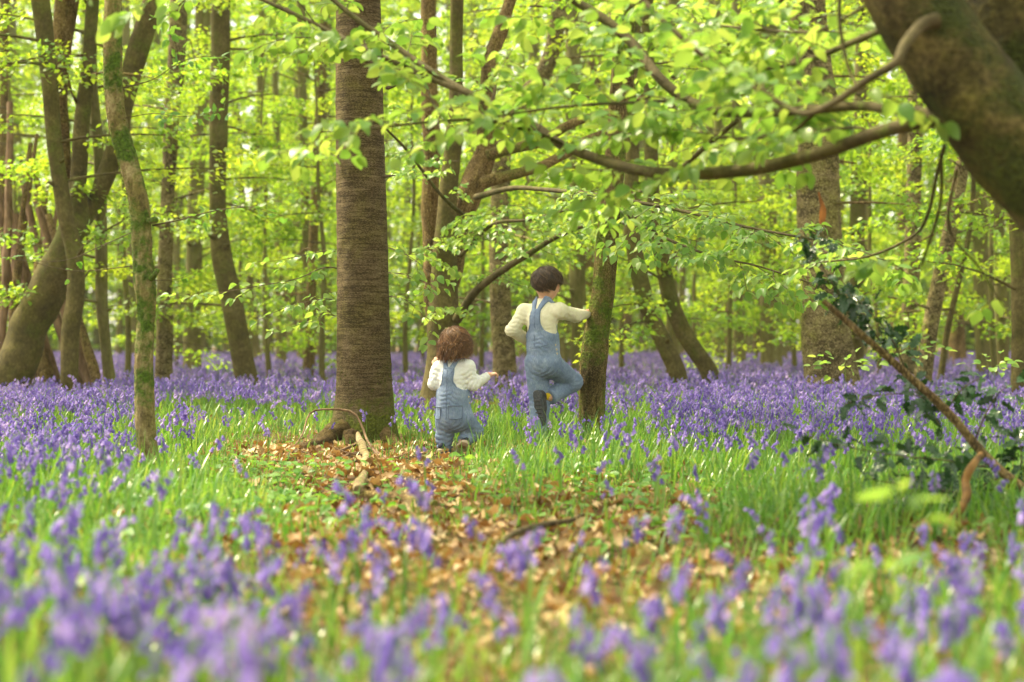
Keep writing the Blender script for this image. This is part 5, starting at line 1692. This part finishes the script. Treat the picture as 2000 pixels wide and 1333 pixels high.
def shoe(root, heel, toe, upn, w, hgt, mat_u, mat_s, O, stripes=None):
    """upper over a sole, heel to toe, upn = away from the sole"""
    d = unit(toe - heel); upn = unit(upn - d * np.dot(upn, d)); s_ = np.cross(d, upn)
    L = np.linalg.norm(toe - heel)
    lo = np.minimum(heel, toe) - .12; hi = np.maximum(heel, toe) + .12
    f = Field(lo, hi, .004)
    f.cone(heel + upn * hgt * .55, heel + d * L * .5 + upn * hgt * .42, w * .46, w * .52, .015, (upn, .95))
    f.cone(heel + d * L * .5 + upn * hgt * .36, toe - d * L * .05 + upn * hgt * .20, w * .52, w * .46, .015, (upn, .62))
    f.cone(heel + upn * hgt * .6 + d * L * .08, heel + upn * hgt * 1.1 + d * L * .12, w * .42, w * .40, .012)
    x, y, z = f.grid()
    hgtf = (x - heel[0]) * upn[0] + (y - heel[1]) * upn[1] + (z - heel[2]) * upn[2]
    f.d = np.maximum(f.d, (.010 - hgtf).astype(np.float32))
    sh = cloth(f, 'shoe', mat_u, root, O, 2)
    f = Field(lo, hi, .004)
    f.cone(heel - d * .004, heel + d * L * .45, w * .50, w * .50, .02, (upn, 5))
    f.cone(heel + d * L * .45, toe, w * .50, w * .48, .02, (upn, 5))
    f.d = np.maximum(f.d, (np.abs(hgtf) - .011).astype(np.float32))
    so = cloth(f, 'sole', mat_s, sh, O, 2)
    return sh, d, s_, upn

# ---- toddler
Yt = 10.9
Ot = P(890, 893, Yt); Ot[2] = float(ground_z(Ot[0], Ot[1])) + .012
dzt = 0.0
tp = lambda x, y, dy=0.: P(x, y, Yt + dy)
yaw = math.radians(24)
ft, rt = A(math.sin(yaw), math.cos(yaw), 0), A(math.cos(yaw), -math.sin(yaw), 0)
Jt = dict(pelvis=tp(886, 808), waist=tp(885, 776), chest=tp(885, 738), neck=tp(887, 706), head=tp(889, 670, .01),
          shL=tp(860, 720, .035), elL=tp(848, 750, .03), wrL=tp(850, 716, .08), shR=tp(913, 718, -.035), elR=tp(926, 752, -.03), wrR=tp(955, 733, .0),
          hipL=tp(871, 820, .02), knL=tp(868, 853, .045), anL=tp(867, 886, .03), hipR=tp(906, 820, -.02), knR=tp(927, 843, .06), anR=tp(904, 863, -.02))
cx = dict(O=Ot, label='toddler in white top and blue denim dungarees walking away, one arm held out', J=Jt, f=ft, r=rt, flat=.86, h=.0045,
          lo=A(-.24, -.24, -.03), hi=A(.32, .30, .90), face=unit(ft + A(.25, 0, -.05)),
          R=dict(pelvis=.094, waist=.090, chest=.086, neck=.040, sh=.044, head=.076, arm=(.041, .034), wrist=.019, cuff=.024, leg=(.066, .053, .040), hand=.082),
          handL=(unit(A(.12, .1, 1)), unit(A(.5, 1, 0)), unit(A(1, -.3, 0)), .9, 1), handR=(unit(A(1, .1, .22)), unit(A(.2, .3, -1)), unit(A(0, -1, .0)), 1.15, 1),
          collar=.010, fold=.0075, seed=31, shirt=M['white'], vw=(893 - 772) / 302.75, jv=(893 - 727) / 302.75,
          back=[(.0, .3), (.385, .15), (.40, .095), (.42, .058), (.46, .040), (.55, .036), (.9, .034)], front=[(0, .3), (.40, .12), (.43, .085), (.55, .08), (.9, .08)],
          strap_b=(.010, .060, .635), strap_f=(.06, .06, .635), sw=.0165,
          seams=[[(0, .53), (0, .45), (0, .35), (0, .22)], [(-.036, .54), (-.036, .46), (-.06, .42)], [(.036, .54), (.036, .46), (.06, .42)], [(-.035, .545), (0, .54), (.035, .545)], [(-.035, .525), (0, .47), (.035, .525)]],
          pockets=[(.015, .098, .215, .305), (-.105, -.045, .215, .295)], buttons=[tp(915, 775), tp(917, 787)],
          hair=M['hair_brown'], hair_off=(0, 0, .006), hair_cap=(.090, .087, .091), hang=.085, face_cut=(.035, .035), hair_low=-.118, n_locks=2600, th=(1.55, 1.2), wave=.36, lock_r=.0036, spread=.3)
tod, Jl, tf, _ = build_child(cx)
h_, t_ = Jl['anR'] + A(.012, -.03, -.012), Jl['anR'] + A(-.045, .07, -.075)
s1, d_, s_, u_ = shoe(tod, h_, t_, A(.35, .45, .8), .058, .045, M['navy'], M['tan'], Ot)
for o_ in (.25, .6):
    mb = MB(); base = h_ + d_ * np.linalg.norm(t_ - h_) * o_ + u_ * .03
    add_tube(mb, np.array([base + s_ * .030 + u_ * -.02, base + s_ * .034, base + u_ * .012]) + Ot, np.array([.005, .005, .004]), 6); mb.build('stripe', M['tan'], s1)
    mb = MB(); add_tube(mb, np.array([base - s_ * .030 + u_ * -.02, base - s_ * .034, base + u_ * .012]) + Ot, np.array([.005, .005, .004]), 6); mb.build('stripe', M['tan'], s1)
h_ = Jl['anL'] * A(1, 1, 0) - ft * .03 + A(0, 0, .012)
shoe(tod, h_, h_ + ft * .125, A(0, 0, 1), .058, .045, M['navy'], M['tan'], Ot)

# ---- older child
Yb = 11.7
Ob = P(1055, 877, Yb); Ob[2] = float(ground_z(Ob[0], Ob[1])) + .012
bp_ = lambda x, y, dy=0.: P(x, y, Yb + dy)
yaw = math.radians(34)
fb, rb_ = A(math.sin(yaw), math.cos(yaw), 0), A(math.cos(yaw), -math.sin(yaw), 0)
Jb = dict(pelvis=bp_(1061, 702), waist=bp_(1060, 668), chest=bp_(1058, 624), neck=bp_(1061, 589, .01), head=bp_(1068, 555, .02),
          shL=bp_(1024, 610, .06), elL=bp_(1000, 645, .02), wrL=bp_(1034, 668, .15), shR=bp_(1092, 608, -.05), elR=bp_(1125, 617, .10), wrR=bp_(1157, 609, .29),
          hipL=bp_(1048, 712, .03), knL=bp_(1055, 790, .06), anL=bp_(1052, 862, .02), hipR=bp_(1076, 713, -.03), knR=bp_(1118, 746, .16), anR=bp_(1074, 776, .02))
z_ = lambda y: (877 - y) / 282.0
cb = dict(O=Ob, label='older child in cream top and denim dungarees leaning on a tree, one knee raised', J=Jb, f=fb, r=rb_, flat=.76, h=.005,
          lo=A(-.32, -.26, -.03), hi=A(.50, .52, 1.34), face=unit(A(.86, .36, -.30)),
          R=dict(pelvis=.104, waist=.100, chest=.104, neck=.043, sh=.050, head=.088, arm=(.050, .041), wrist=.023, cuff=.031, leg=(.082, .068, .054), hand=.13),
          handL=(unit(A(.7, .6, -.2)), unit(A(.3, -.7, -.2)), unit(A(.1, .2, 1)), .7, 1), handR=(unit(A(.9, .2, .12)), unit(A(.2, -1, 0)), unit(A(0, .1, 1)), .75, -1),
          collar=.012, fold=.008, seed=51, shirt=M['cream'], vw=z_(670), jv=z_(617),
          back=[(0, .3), (z_(668), .16), (z_(665), .10), (z_(659), .062), (z_(648), .044), (z_(617), .036), (1.3, .034)], front=[(0, .3), (z_(668), .13), (z_(660), .09), (z_(630), .078), (1.3, .076)],
          strap_b=(.012, .062, z_(584)), strap_f=(.062, .06, z_(584)), sw=.0165,
          seams=[[(0, z_(620)), (0, z_(650)), (0, z_(690)), (0, z_(712))], [(-.10, z_(688)), (0, z_(694)), (.10, z_(686))], [(-.036, z_(622)), (-.042, z_(648)), (-.06, z_(660))], [(.036, z_(622)), (.042, z_(648)), (.06, z_(660))]],
          pockets=[(.02, .10, z_(735), z_(708))][:0], buttons=[bp_(1084, 674), bp_(1086, 683), bp_(1087, 691)],
          hair=M['hair_dark'], hair_off=(.0, 0, .010), hair_cap=(.108, .096, .106), hang=0, face_cut=(.045, .02), hair_low=-.040, nape=(.26, .08), n_locks=2000, th=(1.74, 1.72), wave=.30, lock_r=.0036, spread=.5)
boy, Jl, tf, _ = build_child(cb)
h_, t_ = Jl['anR'] + A(-.085, -.055, .012), Jl['anR'] + A(-.060, -.03, -.165)
s1, d_, s_, u_ = shoe(boy, h_, t_, A(.7, .7, .25), .074, .055, M['sneaker'], M['sole'], Ob)
for o_ in (.18, .34, .5, .66, .82):      # tread bars
    mb = MB(); base = h_ + d_ * np.linalg.norm(t_ - h_) * o_ - u_ * .012
    add_tube(mb, np.array([base - s_ * .030, base, base + s_ * .030]) + Ob, np.array([.005, .006, .005]), 6); mb.build('tread', M['sneaker'], s1)
mb = MB(); pt = h_ + u_ * .055 - d_ * .012
add_tube(mb, catmull(np.array([pt - s_ * .012, pt - s_ * .010 - d_ * .022, pt + s_ * .010 - d_ * .022, pt + s_ * .012]), 12) + Ob, np.full(12, .0042), 6); mb.build('pull_tab', M['yellow'], s1)
mb = MB(); add_tube(mb, catmull(np.array([h_ + u_ * .03 + d_ * .03, h_ + u_ * .06 + d_ * .02, Jl['anR'] + A(.02, .01, .006)]), 8) + Ob, np.array([.030, .031, .031, .031, .031, .031, .031, .03]), 14); mb.build('sock', M['yellow'], boy)
h_ = Jl['anL'] * A(1, 1, 0) - fb * .045 + A(0, 0, .012)
shoe(boy, h_, h_ + fb * .175, A(0, 0, 1), .072, .055, M['sneaker'], M['sole'], Ob)

# ------------------------------------------------------------------ sticks, logs, den poles, holly
def stick(name, label, rows, mat, seg=9, bump=.08, seed=0, group=None, cat='stick', n=None):
    c, r = [], []
    for (x, y, w, Y) in rows:
        if P(x, y, Y)[2] < .03 and y > 700 and Y < 13:
            Y = gY(y, .03 + w * .4 / F * Y)                 # lies on the leaves, not in them
        c.append(P(x, y, Y)); r.append(w * .5 / F * Y)
    q = catmull(np.hstack([np.array(c), np.array(r)[:, None]]), n or 6 * len(rows))
    lo = q[np.argmin(q[:, 2]), :3]
    root = empty(name, (lo[0], lo[1], lo[2] - q[np.argmin(q[:, 2]), 3]), label, cat, group)
    mb = MB(); add_tube(mb, q[:, :3], np.maximum(q[:, 3], .0015), seg, bump=bump, seed=seed); mb.build('stem', mat, root)
    return root, q
def gY(y, z=0.02): return (CAMZ - z) * F / (y - 666.5)
def twiglets(root, q, specs, mat):
    for (t, dx, dy, dz, L, r0) in specs:
        i = int(t * (len(q) - 1)); b = q[i, :3]; d = unit(A(dx, dy, dz))
        pts = np.array([b, b + d * L * .5 + A(0, 0, .01), b + d * L + rng.normal(0, .02, 3)])
        mb = MB(); add_tube(mb, catmull(pts, 7), np.linspace(r0, r0 * .35, 7), 5); mb.build('twig', mat, root)
r_, q = stick('fallen_log', 'pale broken log lying against the root of the big trunk', [(699, 846, 7, 11.6), (704, 862, 14, 11.2), (714, 890, 16, 10.3), (712, 918, 17, 9.1), (704, 942, 21, 8.3), (698, 958, 20, 7.85)], M['palewood'], 14, .16, 1, cat='log')
twiglets(r_, q, [(.35, -1, .2, .05, .25, .006), (.5, 1, -.1, .05, .3, .007)], M['deadwood'])
r_, q = stick('arched_twig', 'thin dead twig arching in front of the big trunk base', [(560, 890, 2.5, 11.0), (590, 850, 3, 11.2), (607, 806, 3.5, 11.4), (650, 800, 4, 11.5), (690, 806, 4.5, 11.5), (708, 835, 4.5, 11.45), (718, 862, 5, 11.3), (745, 895, 5, 10.7), (790, 912, 4, 10.1)], M['deadwood'], 7, .06, 2)
for k_, (rows, lab) in enumerate([
        ([(655, 885, 5, 11.1), (700, 868, 6, 11.2), (730, 880, 6, 10.9), (770, 905, 5, 10.3), (790, 925, 4, 9.8)], 'thin grey twig crossing the pale log just below the trunk base'),
        ([(655, 900, 5, 10.6), (690, 886, 6, 10.9), (740, 880, 5, 11.1), (765, 876, 4, 11.2)], 'short straight twig under the crossing twigs at the pale log'),
        ([(657, 912, 8, 10.15), (672, 906, 9, 10.3), (680, 903, 6, 10.35)], 'stubby broken stick in the leaves left of the pale log')]):
    stick('twig', lab, rows, M['deadwood'], 6, .06, 10 + k_, 'twigs around the pale log')
stick('bent_stick', 'pale bent stick lying in the leaf litter at centre', [(793, 982, 7, gY(985, .05)), (800, 996, 8, gY(1000)), (818, 1020, 9, gY(1020)), (840, 1045, 10, gY(1045)), (860, 1058, 8, gY(1060))], M['palewood'], 8, .06, 20)
r_, q = stick('fallen_branch', 'brown curved branch on the leaf litter right of centre', [(975, 1062, 9, gY(1064)), (1010, 1040, 13, gY(1044)), (1060, 1026, 13, gY(1032)), (1110, 1018, 10, gY(1026)), (1140, 1005, 6, gY(1020))], M['twig'], 9, .08, 21, cat='branch')
stick('buried_root', 'dark low log half buried in leaves right of the pale log', [(690, 966, 16, gY(972)), (740, 968, 20, gY(974)), (800, 975, 22, gY(980)), (850, 984, 14, gY(986))], M['bark_brown'], 10, .1, 22, cat='log')
r_, q = stick('crooked_stick', 'orange-brown crooked stick leaning below the holly on the right', [(1846, 1046, 10, 6.45), (1856, 1018, 17, 6.5), (1880, 992, 15, 6.5), (1889, 962, 18, 6.55), (1886, 940, 15, 6.6), (1897, 915, 16, 6.6), (1916, 888, 12, 6.7)], M['orangewood'], 10, .1, 23)
# stick den at the left edge: every pole a thing
POLES = [((205, 758), (95, 420), 19), ((188, 765), (70, 380), 20), ((165, 752), (40, 330), 17), ((178, 740), (60, 300), 15), ((120, 760), (10, 380), 18), ((95, 750), (5, 430), 14), ((90, 745), (75, 500), 22), ((150, 760), (150, 560), 17),
         ((72, 752), (40, 480), 16), ((115, 748), (90, 560), 14), ((50, 745), (-10, 330), 18), ((30, 740), (30, 420), 20), ((10, 745), (60, 280), 13), ((-5, 735), (20, 200), 16), ((60, 735), (120, 350), 10), ((18, 700), (72, 262), 9), ((40, 690), (95, 350), 8)]
words = ['reddish', 'thick', 'long', 'slim', 'short', 'grey', 'dark', 'upright', 'mossy', 'stubby', 'bent', 'heavy', 'tall', 'leaning', 'thin', 'wiry', 'forked']
for k_, ((x0, y0), (x1, y1), w) in enumerate(POLES):
    Ya = 20.3 + .12 * (k_ % 6)
    yb = 666.5 + CAMZ * F / Ya
    mx_, my_ = (x0 + x1) / 2 + rng.normal(0, 7), (yb + y1) / 2
    stick('den_pole', '%s brown pole, number %s from the right in the stick den' % (words[k_], ORD[k_]) if False else 'brown pole %s in the stick den at the left edge' % (
        ['with the rightmost foot', 'second from the right', 'third from the right', 'fourth from the right', 'fifth from the right', 'sixth from the right', 'thick beside the curved beech', 'behind the curved beech', 'seventh from the right',
         'stubby and low in the middle', 'steep near the edge', 'thick and nearly upright', 'leaning rightward low', 'tall at the very edge', 'thin and crossing rightward', 'wiry and crossing high', 'thin and crossing low'][k_]),
          [(x0, yb, w * 1.1, Ya), (mx_, my_, w, Ya + .25), (x1, y1, w * .75, Ya + .6)], M['deadwood'] if k_ % 3 else M['bark_brown'], 8, .1, 40 + k_, 'poles of the stick den', 'pole', 16)
for k_, rows in enumerate([[(0, 430, 9, 15.0), (40, 400, 8, 15), (60, 345, 6, 15), (72, 320, 4, 15)], [(0, 490, 11, 16), (45, 450, 11, 16), (80, 405, 9, 16), (105, 385, 5, 16)], [(0, 150, 13, 17), (30, 110, 13, 17), (62, 62, 12, 17)]]):
    pass
# fallen holly on the right
hol, q = stick('holly_branch', 'fallen holly stem slanting down to the right edge with dark spiny leaves', [(2040, 985, 19, 7.2), (1985, 945, 19, 7.25), (1930, 898, 18, 7.3), (1850, 805, 17, 7.35), (1760, 722, 15, 7.4), (1690, 660, 13, 7.4), (1608, 588, 10, 7.45)], M['bark_brown'], 10, .08, 70, cat='branch', n=44)
lv = Leaves()
def holly_twig(rows, dens, spread, n=16):
    pts = catmull(np.array([P(*r) for r in rows]), n)
    mb = MB(); add_tube(mb, pts, np.linspace(.005, .002, n), 5); mb.build('twig', M['twig'], hol)
    for i in range(2, n):
        for _ in range(dens):
            d = unit(rng.normal(0, 1, 3) * A(1, 1, .8))
            lv.add(pts[i] + d * rng.uniform(.005, spread), d, unit(rng.normal(0, .6, 3) + A(0, -.25, .8)), rng.uniform(.055, .085))
holly_twig([(1735, 690, 7.9), (1700, 640, 7.8), (1660, 600, 7.8), (1620, 545, 7.8), (1590, 490, 7.8), (1570, 455, 7.8)], 4, .07, 20)
holly_twig([(1770, 725, 7.9), (1740, 660, 7.75), (1690, 600, 7.7), (1640, 560, 7.7)], 4, .07)
holly_twig([(1830, 785, 7.8), (1770, 770, 7.6), (1700, 775, 7.5), (1650, 790, 7.45)], 2, .05)
holly_twig([(1760, 720, 7.9), (1775, 745, 7.8), (1810, 790, 7.7), (1835, 830, 7.6)], 2, .04)
holly_twig([(1940, 915, 7.7), (1850, 900, 7.3), (1750, 890, 7.0), (1640, 870, 6.9), (1580, 850, 6.9)], 4, .08, 20)
holly_twig([(1960, 930, 7.6), (1880, 960, 7.2), (1780, 950, 6.9), (1690, 935, 6.8)], 5, .09)
holly_twig([(1900, 870, 7.8), (1930, 800, 7.7), (1960, 760, 7.7), (2000, 740, 7.7)], 2, .06)
holly_twig([(1985, 945, 7.6), (1960, 990, 7.2), (1920, 1020, 7.0)], 4, .08)
holly_twig([(2000, 955, 7.6), (1990, 1000, 7.3), (1970, 1040, 7.0)], 5, .10)
holly_twig([(1930, 905, 7.7), (1880, 930, 7.3), (1840, 975, 7.0)], 5, .10)
holly_twig([(1985, 945, 7.6), (1995, 900, 7.5), (1990, 850, 7.5)], 4, .10)
holly_twig([(1850, 800, 7.8), (1880, 760, 7.6), (1920, 735, 7.5)], 2, .05)
lv.build(hol, HOLLY, HM, M['holly_leaf'], 300)

# leafy seedlings: pale green shoots
def seedling(label, x, y, Y, n, size, spread, Z=None, up=.12):
    b = P(x, y, Y); g = float(ground_z(b[0], b[1]))
    root = empty('seedling', (b[0], b[1], g), label, 'seedling')
    base = A(b[0], b[1], g)
    mb = MB(); add_tube(mb, catmull(np.array([base, base + A(.01, 0, max(b[2] - g, .05) * .6), b]), 8), np.linspace(.003, .0015, 8), 5); mb.build('stem', M['stalk'], root)
    for k in range(n):
        a = k * 2.4 + rng.normal(0, .3)
        d = unit(A(math.cos(a), math.sin(a) * .7, rng.normal(.1, .25)))
        p = b + d * spread * rng.uniform(.2, 1) + A(0, 0, rng.normal(0, .015))
        R = frames(d[None], unit(A(rng.normal(0, .4), rng.normal(-.3, .4), 1))[None])[0]
        leaf_object('leaf', BM[rng.integers(len(BM))], root, p, R, size * rng.uniform(.8, 1.2))
seedling('blurred pale green leafy shoot below the holly on the right', 1765, 985, 3.4, 6, .06, .05)
seedling('blurred pale green shoot below centre of the right half', 1730, 1120, 3.0, 5, .05, .04)
seedling('blurred yellow-green shoot among foreground bluebells on the left', 165, 1140, 4.2, 5, .045, .03)
seedling('low bright yellow-green seedling in the grass right of the toddler', 1120, 882, 10.2, 14, .055, .14)
seedling('yellow-green seedling in the grass in front of the held tree', 1185, 895, 10.0, 12, .05, .12)
seedling('small bramble shoot at the foot of the thick rotted trunk', 1650, 715, 14.0, 26, .07, .30)
seedling('bramble shoot under the leaning birch on the right', 1790, 690, 15.0, 26, .07, .28)
seedling('green nettle tuft at the right edge behind the bluebells', 1940, 720, 14.0, 24, .07, .26)

# ------------------------------------------------------------------ the bright damp air of the wood
m, nt, out = mat_new('haze')
pv = nd(nt, 'ShaderNodeVolumePrincipled')
pv.inputs['Color'].default_value = (0.97, 0.98, 0.84, 1)
pv.inputs['Density'].default_value = 0.00055
nt.links.new(pv.outputs[0], out.inputs['Volume'])
x0, x1, y0, y1, z0, z1 = -70, 70, -30, 140, -1.2, 42
bv = np.array([(x, y, z) for z in (z0, z1) for y in (y0, y1) for x in (x0, x1)], float)
bf = np.array([(0, 2, 3, 1), (4, 5, 7, 6), (0, 1, 5, 4), (2, 6, 7, 3), (0, 4, 6, 2), (1, 3, 7, 5)])
tag(MB().add(bv, bf).build('haze', m, smooth=False), 'faint bright haze filling the wood', 'haze', None, 'stuff')
